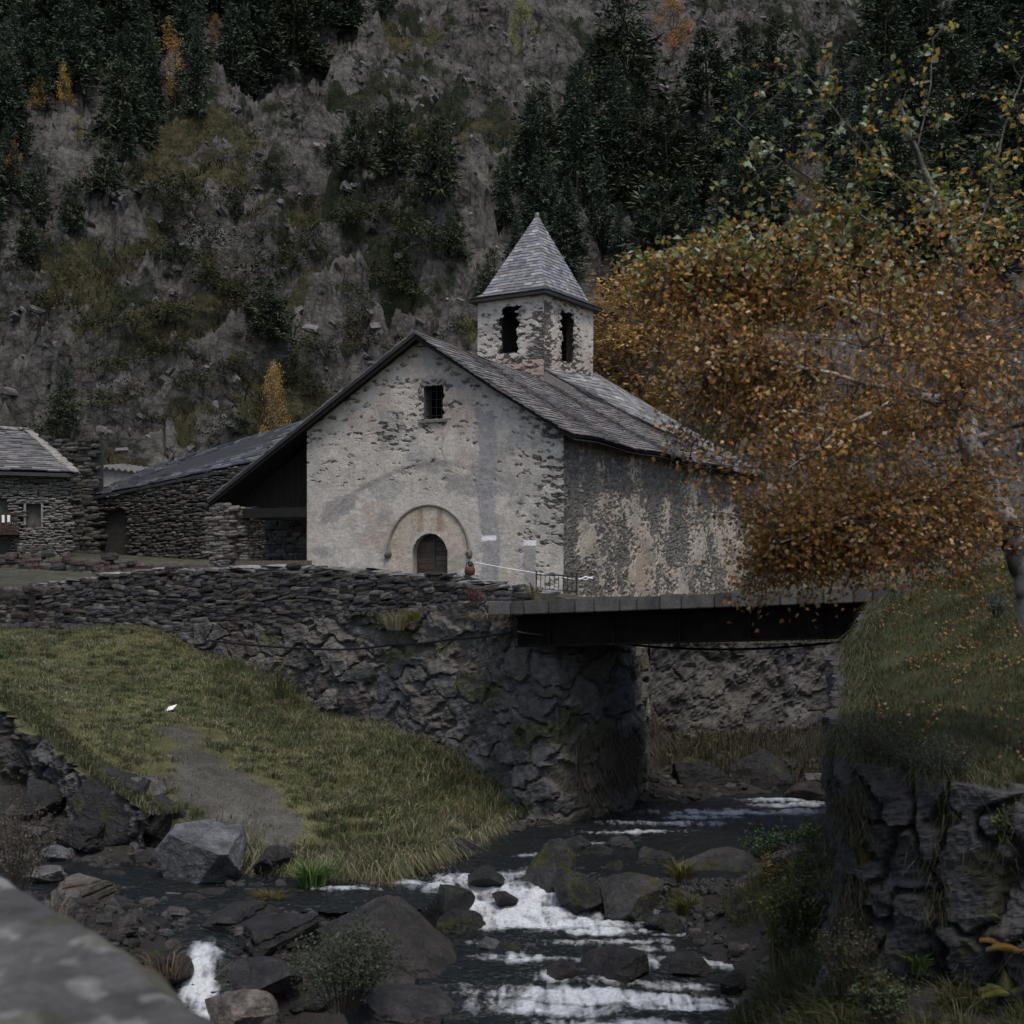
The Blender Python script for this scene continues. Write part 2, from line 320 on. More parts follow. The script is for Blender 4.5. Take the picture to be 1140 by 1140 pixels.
def leafq(c, size, cols, seed, droop=0.3, aspect=0.62, flat=None):
    """folded leaf rhombi: c (N,3), size (N,), cols (N,3)"""
    r = np.random.default_rng(seed); N = len(c); ax = r.normal(size=(N, 3)); ax[:, 2] = ax[:, 2] * 0.7 - droop
    if flat is not None: ax = ax * 0.5 + flat
    ax /= np.linalg.norm(ax, axis=1)[:, None]; b = r.normal(size=(N, 3)); b -= (b * ax).sum(1)[:, None] * ax; b /= np.linalg.norm(b, axis=1)[:, None]; n = np.cross(ax, b)
    s = np.asarray(size)[:, None]; fold = r.uniform(0.05, 0.25, (N, 1)) * s
    V = np.stack([c, c + ax * s * 0.4 + b * s * aspect * 0.5 + n * fold, c + ax * s, c + ax * s * 0.4 - b * s * aspect * 0.5 + n * fold], 1)
    return V.reshape(-1, 3), np.arange(4 * N).reshape(N, 4), np.repeat(cols, 4, 0)
def blades(base, h, wd, lean, cols, seed):
    """base (N,3), h (N,), lean (N,3) horizontal+vertical lean at the tip; returns quads + tris"""
    r = np.random.default_rng(seed); N = len(base); th = r.uniform(0, 2 * math.pi, N); s = np.c_[np.cos(th), np.sin(th), np.zeros(N)] * np.asarray(wd)[:, None] * 0.5; h = np.asarray(h)[:, None]
    up = np.c_[np.zeros((N, 2)), np.ones(N)]; mid = base + up * h * 0.55 + lean * h * 0.25; tip = base + up * h * 0.9 + lean * h
    Q = np.stack([base - s, base + s, mid + s * 0.7, mid - s * 0.7], 1).reshape(-1, 3); T3 = np.stack([mid - s * 0.7, mid + s * 0.7, tip], 1).reshape(-1, 3)
    return [(Q, np.arange(4 * N).reshape(N, 4), np.repeat(cols, 4, 0)), (T3, np.arange(3 * N).reshape(N, 3), np.repeat(cols, 3, 0))]
# ------------------------------------------------------------------ terrain functions
class TPS:
    def __init__(s, pts, lam=0.02):
        p = np.asarray(pts, float); s.x = p[:, :2]; n = len(p); K = s.k(s.x, s.x) + lam * np.eye(n); Q = np.c_[np.ones(n), s.x]
        M = np.zeros((n + 3, n + 3)); M[:n, :n] = K; M[:n, n:] = Q; M[n:, :n] = Q.T; s.w = np.linalg.solve(M, np.r_[p[:, 2], 0, 0, 0])
    def k(s, a, b):
        r2 = ((a[:, None] - b[None]) ** 2).sum(-1); return 0.5 * r2 * np.log(r2 + 1e-9)
    def __call__(s, x, y):
        x, y = np.broadcast_arrays(np.asarray(x, float), np.asarray(y, float)); q = np.c_[x.ravel(), y.ravel()]; out = np.zeros(len(q))
        for i in range(0, len(q), 20000):
            a = q[i:i + 20000]; out[i:i + 20000] = s.k(a, s.x) @ s.w[:-3] + s.w[-3] + a @ s.w[-2:]
        return out.reshape(x.shape)
def inpoly(x, y, poly):
    poly = np.asarray(poly)[:, :2]; x, y = np.broadcast_arrays(np.asarray(x, float), np.asarray(y, float)); c = np.zeros(x.shape, bool); n = len(poly); j = n - 1
    for i in range(n):
        xi, yi = poly[i]; xj, yj = poly[j]
        m = ((yi > y) != (yj > y)) & (x < (xj - xi) * (y - yi) / (yj - yi + 1e-12) + xi); c ^= m; j = i
    return c
def pdist(x, y, line):
    line = np.asarray(line)[:, :2]; best = np.full(np.shape(x), 1e9)
    for a, b in zip(line[:-1], line[1:]):
        ab = b - a; t = np.clip(((x - a[0]) * ab[0] + (y - a[1]) * ab[1]) / (ab @ ab), 0, 1); best = np.minimum(best, np.hypot(x - a[0] - t * ab[0], y - a[1] - t * ab[1]))
    return best
# the line of the dry stone wall / retaining walls: yard above, river and meadow below
WALL = [P(-160, 700, 47), P(35, 697, 43.2), P(160, 697, 40.5), P(350, 687, 37.0), P(545, 668, 33.4), P(612, 668, 31.6)]
CORN = WALL[-1]
FAR = [CORN, P(690, 700, 33.3), P(718, 700, 37.6), P(800, 715, 38.6), P(965, 715, 40.0), P(1160, 715, 43.0), P(1350, 715, 46)]
EMB = [P(-160, 745, 33.5), P(-40, 752, 31.8), P(20, 785, 30.2), P(100, 850, 28.3), P(178, 905, 27.2)]
FRONT = [P(260, 945, 26.6), P(330, 965, 26.2), P(430, 975, 25.4), P(480, 960, 27.0), P(522, 937, 29.4), P(552, 926, 31.0)]
RB = [A(7.5, 12.8, -2.25), A(5.2, 14.6, -2.25), A(3.95, 15.6, -2.1), A(3.75, 15.9, -2.0), A(4.0, 16.8, -1.95), A(4.75, 20, -1.95), A(5.7, 24, -1.35), A(6.6, 26, -.8), A(7.4, 28, -.45), A(9, 31, -.45), A(10.4, 35, -.4), A(14, 38, -.4), A(30, 44, -.2)]
WALLB = [q + A(.25, .48, 0) for q in WALL[:-1]] + [CORN + A(-.3, .35, 0)]; FARB = [FAR[1] + A(-.1, .42, 0), FAR[2] + A(-.25, .4, 0)] + [q + A(.05, .42, 0) for q in FAR[3:]]
RBI = [q + A(.22, .36, 0) for q in RB[:2]] + [RB[2] + A(.30, .38, 0), RB[3] + A(.45, .15, 0)] + [q + A(.38, .02, 0) for q in RB[4:10]] + RB[10:]
FIELD_POLY = EMB + FRONT + [CORN] + WALLB[-2::-1] + [A(-40, 50, 0), A(-40, 33, 0)]
UP_POLY = [A(-60, 52, 0)] + WALLB + FARB + [A(60, 50, 0), A(60, 90, 0), A(-60, 90, 0)]
RB_POLY = RBI + [A(60, 44, 0), A(60, 6, 0), A(14, 8, 0)]
TF = TPS([P(-160, 700, 46), P(0, 702, 43), P(90, 702, 41.5), P(160, 700, 40), P(215, 728, 38.6), P(0, 760, 33), P(60, 770, 33), P(190, 787, 33.5), P(350, 806, 35.9), P(300, 764, 37.0), P(425, 818, 34.8), P(500, 856, 33.2),
          P(540, 927, 31.2), P(250, 868, 29), P(260, 922, 27.4), P(420, 915, 28.6), P(330, 950, 26.8), P(90, 842, 29), P(20, 778, 31), P(170, 895, 27.6), P(430, 960, 26.2), P(500, 940, 28.4), P(-160, 740, 34), P(350, 860, 30.5), A(-40, 34, -2), A(-40, 50, -1.2)])
STN = [(30, 42, -4.9), (14, 37.5, -5.15), (9.6, 35.8, -5.25), (8.7, 35.2, -5.45), (5.5, 33, -5.5), (2.8, 29.7, -5.52), (0.9, 27.8, -5.55), (0.2, 27.0, -5.58), (-0.1, 26.4, -5.70), (-0.15, 25.8, -5.86), (0.0, 25.2, -6.0), (0.4, 24.5, -6.1), (1.0, 23.4, -6.13), (1.5, 22.2, -6.18), (1.8, 21.3, -6.4), (2.0, 19.5, -6.5), (1.5, 16, -6.8), (0.5, 10, -7.2), (0, 0, -7.6)]
SIDE = [(-12, 26.0, -5.36), (-9, 25.6, -5.40), (-6.5, 24.8, -5.46), (-5.2, 23.6, -5.52), (-4.85, 22.2, -5.60), (-4.75, 21.7, -5.78), (-4.62, 21.0, -6.15), (-4.5, 20.5, -6.45), (-4.0, 19.6, -6.55), (-3, 18, -6.8), (-1, 15, -6.9)]
LINK = [(-0.9, 26.6, -5.60), (-2.4, 25.3, -5.58), (-3.8, 24.6, -5.56), (-5.2, 24.2, -5.52)]
TL = TPS([(x, y, z - 0.42) for x, y, z in STN] + [(x, y, z - 0.22) for x, y, z in SIDE] + [(x, y, z - 0.2) for x, y, z in LINK[1:3]] + [
    (4.7, 20, -5.0), (3.7, 17.2, -4.95), (3.6, 15.5, -4.65), (5.2, 14.2, -4.5), (7, 12.6, -4.35), (4.0, 13, -4.75), (3.0, 14.5, -5.1), (2.4, 12.5, -5.6), (5, 10, -5.0), (4.2, 20, -5.4), (4.1, 22.3, -5.95), (2.9, 22, -6.6), (3.0, 20.5, -6.8), (2.95, 17.5, -5.5), (2.1, 15, -6.0), (1.7, 12.5, -6.4), (4.6, 23, -5.0), (6, 26.5, -5.0), (8.2, 31, -5.0), (10, 34, -5),
    (3.6, 37.2, -4.7), (7, 38.2, -4.6), (10, 39.2, -4.5), (2.5, 34.6, -5.1), (1.4, 32.2, -5.5), (1.0, 31, -5.6), (5.5, 36.2, -5.1), (18, 41, -4.4), (2.4, 24.8, -6.35), (3.4, 27, -5.95), (4.2, 29, -5.95), (-11, 27.5, -4.9), (-8, 26.8, -5.3), (-16, 28, -4.6), (-16, 24, -4.8), (-10, 22.8, -5.0), (-8, 21.3, -5.2), (-6.5, 22.8, -5.36), (-3.6, 22.7, -5.42), (-5.7, 21.4, -5.42), (-3.7, 21.3, -5.7),
    (-6.2, 20, -5.6), (-3, 21.5, -6.0), (-2.2, 22.8, -5.9), (-1.2, 21.3, -6.3), (-3, 16.5, -6.9), (-8, 15, -6.5), (-6, 9, -6.8), (-16, 15, -5.6), (-20, 5, -6), (-3.5, 24.0, -5.75), (-30, 30, -4), (-30, 10, -6), (20, 10, -6), (30, 45, -4.3)])
TU = TPS([(-10, 46, -.25), (0, 40, -.6), (2, 45, -.7), (4, 41, -1.0), (4, 55, -1.0), (8, 64, -1.0), (12, 54, -1.3), (10, 43.5, -1.6), (10, 40.5, -1.9), (4.5, 38.7, -1.6), (18, 44, -1.5), (8, 50, -1.1), (-16, 52, .2), (-22, 58, .8), (-14, 60, .5), (-6, 60, .2), (-25, 62, .9), (0, 60, 0), (10, 70, -.6), (20, 60, -.6), (-15, 45.5, -.35), (-5, 38, -.25), (1, 33, -.5), (2, 36.5, -.7), (-40, 60, 1.5), (40, 60, 1.5), (0, 76, 1), (-30, 76, 2), (30, 76, 2)])
TR = TPS([tuple(q) for q in RB[:10]] + [(4.9, 16.8, -1.8), (6.3, 16, -1.9), (8.3, 26, -.05), (6.6, 20, -1.15), (9, 18, -.9), (8, 15, -1.7), (5.6, 20, -1.5), (12, 22, .15), (12, 30, .2), (14, 14, -.5), (10.6, 36, -.4), (20, 40, .3), (12, 10, -1.4), (30, 30, 1), (30, 8, .5), (16, 38, -.3)])
def hill(x, y):
    y0 = 73 + 3 * (fbm(x * 0.04, 0, o=2, s=51) - 0.5) + 5 * sstep(2, 14, x) ; q = np.clip(y - y0, -8, None)
    z = np.where(q < 0, q * 0.3, 0) + 0.5 * np.clip(q, 0, 14) + 0.86 * np.clip(q - 14, 0, None) + 0.4
    k = sstep(0, 16, q)
    a = fbm(x * 0.03, y * 0.03, o=3, s=61) - 0.5; rx = x * 0.80 + y * 0.6; ry = -x * 0.6 + y * 0.80
    m = ridged(rx * 0.045, ry * 0.085, o=3, s=63) - 0.5; m2 = ridged(rx * 0.16 + 3 * a, ry * 0.30, o=3, s=65) - 0.5; m3 = ridged(rx * 0.55, ry * 0.95, o=4, s=67, g=.6) - 0.5
    g = hill_grass(x, y); crag = 0
    for sc, am in ((.085, 3.2), (.24, 1.5), (.6, .7), (1.3, .32)):
        wx, wy = rx * sc + .7 * (fbm(rx * sc * .8, ry * sc * .8, o=3, s=90) - .5), ry * sc * 1.7 + .7 * (fbm(rx * sc * .8 + 9, ry * sc * .8, o=3, s=91) - .5); f1, f2, ci, cu, cv = voro(wx, wy, 92, .95); q = np.floor(ci * 65535)
        crag = crag + am * ((ci - .5) * .9 + (_h(q, q * 0, q * 0, 3) - .5) * cu * 2.4 + (_h(q, q * 0, q * 0, 4) - .5) * cv * 2.4 - .5 * sstep(.14, 0, f2 - f1))
    return z + k * (9 * a + 7.5 * m + (1 - 0.5 * g) * 5.0 * m2 + (1 - 0.75 * g) * 1.6 * m3 + (1 - .85 * g) * crag) + k * (1 - .8 * g) * .7 * (ridged(rx * 1.5 + 5, ry * 2.3, o=3, s=77, g=.6) - .5) + 0.6 * (fbm(x * 1.3, y * 1.3, o=4, s=69) - 0.5)
def hill_grass(x, y):
    n = fbm(x * 0.045 + 3, y * 0.075, o=4, s=71); n2 = fbm(x * 0.16, y * 0.3, o=4, s=73)
    return sstep(0.59, 0.67, 0.62 * n + 0.38 * n2 + 0.06 * sstep(105, 80, y) - 0.05 * sstep(118, 140, y))
def ground(x, y, detail=True):
    x, y = np.broadcast_arrays(np.asarray(x, float), np.asarray(y, float))
    up, fi, rb = inpoly(x, y, UP_POLY), inpoly(x, y, FIELD_POLY), inpoly(x, y, RB_POLY)
    z = np.where(rb, TR(x, y), np.where(up, TU(x, y), np.where(fi, TF(x, y), TL(x, y))))
    # ground under the photographer's feet
    k = sstep(3.6, 1.6, y + 0.9 * np.clip(x + 1.5, -3, 2)); z = np.where(rb, z, z * (1 - k) + (-1.75) * k)
    if detail: z = z + 0.10 * (fbm(x * 1.4, y * 1.4, o=4, s=31) - 0.5) + np.where(fi, .30, np.where(up | rb, 0.16, 0.3)) * (fbm(x * 0.6, y * 0.6, o=3, s=33) - 0.5)
    return z
# ------------------------------------------------------------------ ground sheet
xs = np.r_[np.linspace(-60, -18, 30), np.arange(-17.8, 13, 0.15), np.linspace(13.2, 60, 34)]
ys = np.r_[np.linspace(-30, 2, 16), np.arange(2.4, 46, 0.15), np.linspace(46.5, 74, 44)]
GX, GY = np.meshgrid(xs, ys, indexing='ij'); GZ = ground(GX, GY)
up, fi, rb = inpoly(GX, GY, UP_POLY), inpoly(GX, GY, FIELD_POLY), inpoly(GX, GY, RB_POLY)
PATHL = [P(203, 822, 31.4), P(216, 848, 30.0), P(255, 880, 28.6), P(285, 920, 27.5)]
pd = pdist(GX, GY, PATHL) + 1.1 * (fbm(GX * 2, GY * 2, o=4, s=35) - 0.5); pm = sstep(.55, 0.2, pd - 0.75 * sstep(30.0, 28.2, GY)) * fi
n1 = fbm(GX * 0.9, GY * 0.9, o=4, s=36)[..., None]
C = np.where(rb[..., None], A(.040, .042, .020), np.where(up[..., None], A(.06, .06, .045), np.where(fi[..., None], A(.085, .084, .038), A(.030, .028, .026)))) * (0.6 + 0.8 * n1)
C = lerpc(C, A(.066, .063, .066) * (0.5 + 1.0 * n1), pm * .75)
make('ground', [(np.stack([GX, GY, GZ], -1).reshape(-1, 3), gridf(len(xs), len(ys)), C.reshape(-1, 3))], M_soil, smooth=True)['kind'] = 'structure'

# ------------------------------------------------------------------ hillside
tt = np.linspace(0, 1, 640); dy = 66 + 130 * (0.62 * tt + 0.38 * tt ** 2); un = np.r_[np.linspace(-1.2, -.52, 40), np.linspace(-.51, .51, 820), np.linspace(.52, 1.2, 40)]
HYY, UN = np.meshgrid(dy, un, indexing='ij'); HX = UN * HYY; HZ = hill(HX, HYY)

def ray_hill(px, py):
    """where a sight line first meets the hillside: base points for trees and shrubs"""
    px, py = np.atleast_1d(np.asarray(px, float)), np.atleast_1d(np.asarray(py, float)); out = np.zeros((len(px), 3))
    for i in range(len(px)):
        u_ = (px[i] - CX_) / F_; j = np.clip(np.searchsorted(un, u_), 1, len(un) - 1); t = (u_ - un[j - 1]) / (un[j] - un[j - 1]); col = HZ[:, j - 1] * (1 - t) + HZ[:, j] * t
        hit = np.nonzero((col >= (HY_ - py[i]) / F_ * dy) & (dy > 72))[0]; m = hit[0] if len(hit) else len(dy) - 1; out[i] = (u_ * dy[m], dy[m], col[m])
    return out
Cg = hill_grass(HX, HYY); tone = fbm(HX * 0.1, HYY * 0.1, o=3, s=81)
C = np.stack([Cg, tone, np.zeros_like(Cg)], -1)
def hill_mat():
    m = bpy.data.materials.new('hill_rock_and_grass'); m.use_nodes = True; t = m.node_tree; N = t.nodes; L = t.links; b = N['Principled BSDF']; b.inputs['Roughness'].default_value = .95; b.inputs['Specular IOR Level'].default_value = .15
    tc = N.new('ShaderNodeTexCoord'); at = N.new('ShaderNodeAttribute'); at.attribute_name = 'col'; sp = N.new('ShaderNodeSeparateColor'); L.new(at.outputs['Color'], sp.inputs[0])
    mp = N.new('ShaderNodeMapping'); mp.inputs['Rotation'].default_value = (0.5, 0.35, 0.65); mp.inputs['Scale'].default_value = (1, 2.2, 1.4); L.new(tc.outputs['Object'], mp.inputs[0])
    def noise(sc, det, ro, v=mp.outputs[0]):
        n = N.new('ShaderNodeTexNoise'); n.inputs['Scale'].default_value = sc; n.inputs['Detail'].default_value = det; n.inputs['Roughness'].default_value = ro; L.new(v, n.inputs['Vector']); return n.outputs[0]
    def ramp(s, stops):
        r = N.new('ShaderNodeValToRGB'); e = r.color_ramp.elements
        while len(e) < len(stops): e.new(0.5)
        for k, (p, c) in enumerate(stops): e[k].position = p; e[k].color = (*c, 1)
        L.new(s, r.inputs[0]); return r.outputs[0]
    def math_(op, a, bb):
        n = N.new('ShaderNodeMath'); n.operation = op
        for i, q in enumerate((a, bb)):
            if isinstance(q, (int, float)): n.inputs[i].default_value = q
            else: L.new(q, n.inputs[i])
        return n.outputs[0]
    vor = N.new('ShaderNodeTexVoronoi'); vor.feature = 'DISTANCE_TO_EDGE'; vor.inputs['Scale'].default_value = .9; mpw = N.new('ShaderNodeMixRGB'); mpw.blend_type = 'ADD'; mpw.inputs[0].default_value = .8; L.new(mp.outputs[0], mpw.inputs[1]); nw = N.new('ShaderNodeTexNoise'); nw.inputs['Scale'].default_value = .8; nw.inputs['Detail'].default_value = 5; L.new(mp.outputs[0], nw.inputs['Vector']); L.new(nw.outputs['Color'], mpw.inputs[2]); L.new(mpw.outputs[0], vor.inputs['Vector'])
    crk = N.new('ShaderNodeMapRange'); crk.inputs[1].default_value = 0; crk.inputs[2].default_value = .16; crk.inputs[3].default_value = -.05; crk.inputs[4].default_value = .02; L.new(vor.outputs[0], crk.inputs[0])
    rock_ = ramp(math_('ADD', math_('ADD', math_('MULTIPLY', noise(0.22, 12, 0.68), .75), math_('MULTIPLY', noise(2.6, 8, .8), .25)), crk.outputs[0]), [(0.36, (.014, .0135, .013)), (0.44, (.075, .072, .068)), (0.52, (.145, .139, .130)), (0.64, (.24, .23, .212))])
    gr = ramp(noise(0.9, 9, .7, tc.outputs['Object']), [(0.3, (.022, .026, .013)), (0.5, (.060, .058, .030)), (0.62, (.105, .092, .050)), (0.8, (.13, .10, .055))])
    sc_ = ramp(noise(1.3, 9, .7, tc.outputs['Object']), [(0.35, (.010, .014, .008)), (0.6, (.035, .042, .022)), (0.8, (.06, .06, .035))])
    nz = noise(0.8, 10, .7, tc.outputs['Object'])
    mk = math_('ADD', sp.outputs[0], math_('MULTIPLY', math_('SUBTRACT', nz, 0.5), 1.8)); mr = N.new('ShaderNodeMapRange'); mr.inputs[1].default_value = .50; mr.inputs[2].default_value = .75; L.new(mk, mr.inputs[0])
    mk2 = math_('ADD', math_('MULTIPLY', sp.outputs[1], 0.6), math_('MULTIPLY', noise(0.35, 10, .65, tc.outputs['Object']), 0.7)); mr2 = N.new('ShaderNodeMapRange'); mr2.inputs[1].default_value = .71; mr2.inputs[2].default_value = .79; L.new(mk2, mr2.inputs[0])
    m1 = N.new('ShaderNodeMix'); m1.data_type = 'RGBA'; L.new(mr.outputs[0], m1.inputs[0]); L.new(rock_, m1.inputs[6]); L.new(gr, m1.inputs[7])
    m2 = N.new('ShaderNodeMix'); m2.data_type = 'RGBA'; L.new(mr2.outputs[0], m2.inputs[0]); L.new(m1.outputs[2], m2.inputs[6]); L.new(sc_, m2.inputs[7]); L.new(m2.outputs[2], b.inputs['Base Color'])
    bp = N.new('ShaderNodeBump'); bp.inputs['Strength'].default_value = 1.0; bp.inputs['Distance'].default_value = 0.9; L.new(noise(0.9, 14, .75), bp.inputs['Height']); L.new(bp.outputs[0], b.inputs['Normal']); return m
make('hillside', [(np.stack([HX, HYY, HZ], -1).reshape(-1, 3), gridf(len(dy), len(un)), C.reshape(-1, 3))], hill_mat(), smooth=False)['kind'] = 'structure'

# ------------------------------------------------------------------ stream
def densify(st, n=30):
    st = np.asarray(st, float); o = []
    for a, b in zip(st[:-1], st[1:]):
        for k in range(n): o.append(a + (b - a) * k / n)
    return np.array(o + [st[-1]])
SD = np.concatenate([densify(STN), densify(SIDE), densify(LINK)])
def wlevel(x, y):
    sh = np.shape(x); q = np.c_[np.ravel(x), np.ravel(y)]; out = np.zeros(len(q)); dm = np.zeros(len(q))
    for i in range(0, len(q), 8000):
        d2 = ((q[i:i + 8000, None] - SD[None, :, :2]) ** 2).sum(-1); m = d2.min(1); wt = np.exp(-(d2 - m[:, None]) / 0.10); out[i:i + 8000] = (wt * SD[None, :, 2]).sum(1) / wt.sum(1); dm[i:i + 8000] = np.sqrt(m)
    return out.reshape(sh), dm.reshape(sh)
xw = np.r_[np.linspace(-14, -7.2, 60), np.arange(-7.1, 4.6, 0.045), np.arange(4.65, 14, 0.09)]; yw = np.r_[np.linspace(3, 18, 60), np.arange(18.05, 28.5, 0.045), np.arange(28.55, 40, 0.08)]
WX, WY = np.meshgrid(xw, yw, indexing='ij'); WZ, WD = wlevel(WX, WY)
# white water where the bed drops and just below each drop: (x, y, radius across, radius along, strength)
FOAM = [(0.0, 26.6, 1.0, .40, .72), (-0.6, 26.0, 1.2, .55, .95), (0.4, 25.8, 1.0, .60, .95), (-1.4, 25.5, .7, .4, 1.0), (0.0, 25.2, 1.8, .6, 1.3), (1.9, 23.6, 1.0, .22, .8), (-.3, 23.4, .6, .25, .7), (2.9, 24.0, .7, .2, .7), (0.6, 24.6, 1.6, .40, 1.3), (1.5, 24.2, 1.2, .30, .95), (-.4, 24.3, .8, .3, .9), (1.2, 23.5, 1.1, .25, .7), (2.2, 23.2, .9, .25, .65), (0.2, 22.6, .9, .3, .85), (1.9, 22.5, 1.1, .3, .85), (3.2, 22.6, .7, .3, .8),
        (1.7, 21.75, 1.9, .22, .62), (0.7, 21.8, .5, .3, .8), (2.6, 21.7, .6, .25, .8), (1.4, 21.2, 2.3, .32, 1.2), (0.5, 20.75, 1.2, .34, 1.05), (2.5, 20.95, 1.1, .26, .95), (1.5, 20.2, 1.6, .28, .85), (0.6, 19.5, 1.2, .28, .8),
        (8.9, 35.4, 1.3, .7, 1.3), (7.3, 34.3, 1.9, .5, 1.1), (5.2, 32.6, 2.4, .5, 1.0), (6.6, 33.6, 1.4, .4, .9), (4.2, 31.9, 1.4, .3, .8), (9.8, 36.2, 1.2, .8, 1.1), (3.6, 31.2, 1.9, .35, .75), (2.6, 30.2, 1.5, .3, .8), (1.6, 29.0, 1.2, .3, .75), (0.7, 27.9, 1.0, .25, .65), (-4.72, 21.5, .26, .45, 1.2), (-4.62, 20.95, .34, .45, 1.3), (-4.45, 20.4, .45, .35, 1.1), (-1.9, 25.5, 1.0, .25, .95), (-3.0, 25.0, .9, .22, .8), (1.3, 25.3, .2, .8, .9), (2.6, 25.2, .15, .8, .8)]
fo = np.zeros_like(WX)
for fx, fy, ra, rl, st in FOAM: fo = np.maximum(fo, st * np.exp(-(((WX - fx) / ra) ** 2 + ((WY - fy) / rl) ** 2)))
nz = fbm(WX * 2.2 + 0.6 * WY, WY * 3.2, o=5, s=91, g=.6); fine = fbm(WX * 7, WY * 9, o=4, s=92, g=.6)
strk = fbm(WX * 15 + 2.5 * nz + .8 * WY, WY * 1.8, o=4, s=97, g=.6); foam = np.clip(fo * 1.15, 0, 1) * (.34 + .66 * sstep(.32, .60, .50 * strk + .30 * fine + .20 * nz + .22 * (fo - .8))); drop = np.exp(-(((WX + .15) / 1.5) ** 2 + ((WY - 25.7) / .8) ** 2))
WZ = WZ + 0.10 * (fbm(WX * 1.5, WY * 3.2, o=5, s=93, g=.62) - 0.5) + foam * 0.06 * (fbm(WX * 13, WY * 15, o=3, s=99) - 0.4) + fo * 0.26 * (nz - 0.5) + 0.012 * (fbm(WX * 8, WY * 13, o=3, s=95) - 0.5)
dm = np.where(WX < -1.5, .75 + 1.6 * sstep(22.0, 24.2, WY), 4.2); ok = (WD < dm) & (ground(WX, WY) < WZ + 0.15)
Fc = gridf(len(xw), len(yw)); Fc = Fc[ok.ravel()[Fc].any(1)]
def water_mat():
    m = bpy.data.materials.new('stream_water'); m.use_nodes = True; t = m.node_tree; N = t.nodes; L = t.links; b = N['Principled BSDF']
    at = N.new('ShaderNodeAttribute'); at.attribute_name = 'col'; sp = N.new('ShaderNodeSeparateColor'); L.new(at.outputs['Color'], sp.inputs[0]); tc = N.new('ShaderNodeTexCoord')
    n = N.new('ShaderNodeTexNoise'); n.inputs['Scale'].default_value = 16; n.inputs['Detail'].default_value = 9; n.inputs['Roughness'].default_value = .7; mp = N.new('ShaderNodeMapping'); mp.inputs['Scale'].default_value = (1, 1.0, .5); L.new(tc.outputs['Object'], mp.inputs[0]); L.new(mp.outputs[0], n.inputs['Vector'])
    ad = N.new('ShaderNodeMath'); ad.operation = 'MULTIPLY_ADD'; L.new(n.outputs[0], ad.inputs[0]); ad.inputs[1].default_value = .75; L.new(sp.outputs[0], ad.inputs[2])
    mr = N.new('ShaderNodeMapRange'); mr.inputs[1].default_value = .62; mr.inputs[2].default_value = 1.62; L.new(ad.outputs[0], mr.inputs[0])
    mx = N.new('ShaderNodeMix'); mx.data_type = 'RGBA'; mx.inputs[6].default_value = (.010, .012, .012, 1); mx.inputs[7].default_value = (.66, .70, .74, 1); L.new(mr.outputs[0], mx.inputs[0]); L.new(mx.outputs[2], b.inputs['Base Color'])
    r2 = N.new('ShaderNodeMapRange'); r2.inputs[3].default_value = .10; r2.inputs[4].default_value = .8; L.new(mr.outputs[0], r2.inputs[0]); L.new(r2.outputs[0], b.inputs['Roughness']); b.inputs['IOR'].default_value = 1.33
    n2 = N.new('ShaderNodeTexNoise'); n2.inputs['Scale'].default_value = 9; n2.inputs['Detail'].default_value = 5; L.new(tc.outputs['Object'], n2.inputs['Vector']); bp = N.new('ShaderNodeBump'); bp.inputs['Strength'].default_value = 1.0; bp.inputs['Distance'].default_value = .10; L.new(n2.outputs[0], bp.inputs['Height']); L.new(bp.outputs[0], b.inputs['Normal']); return m
make('stream', [(np.stack([WX, WY, WZ], -1).reshape(-1, 3), Fc, np.stack([foam, foam, foam], -1).reshape(-1, 3))], water_mat(), smooth=True)['kind'] = 'structure'
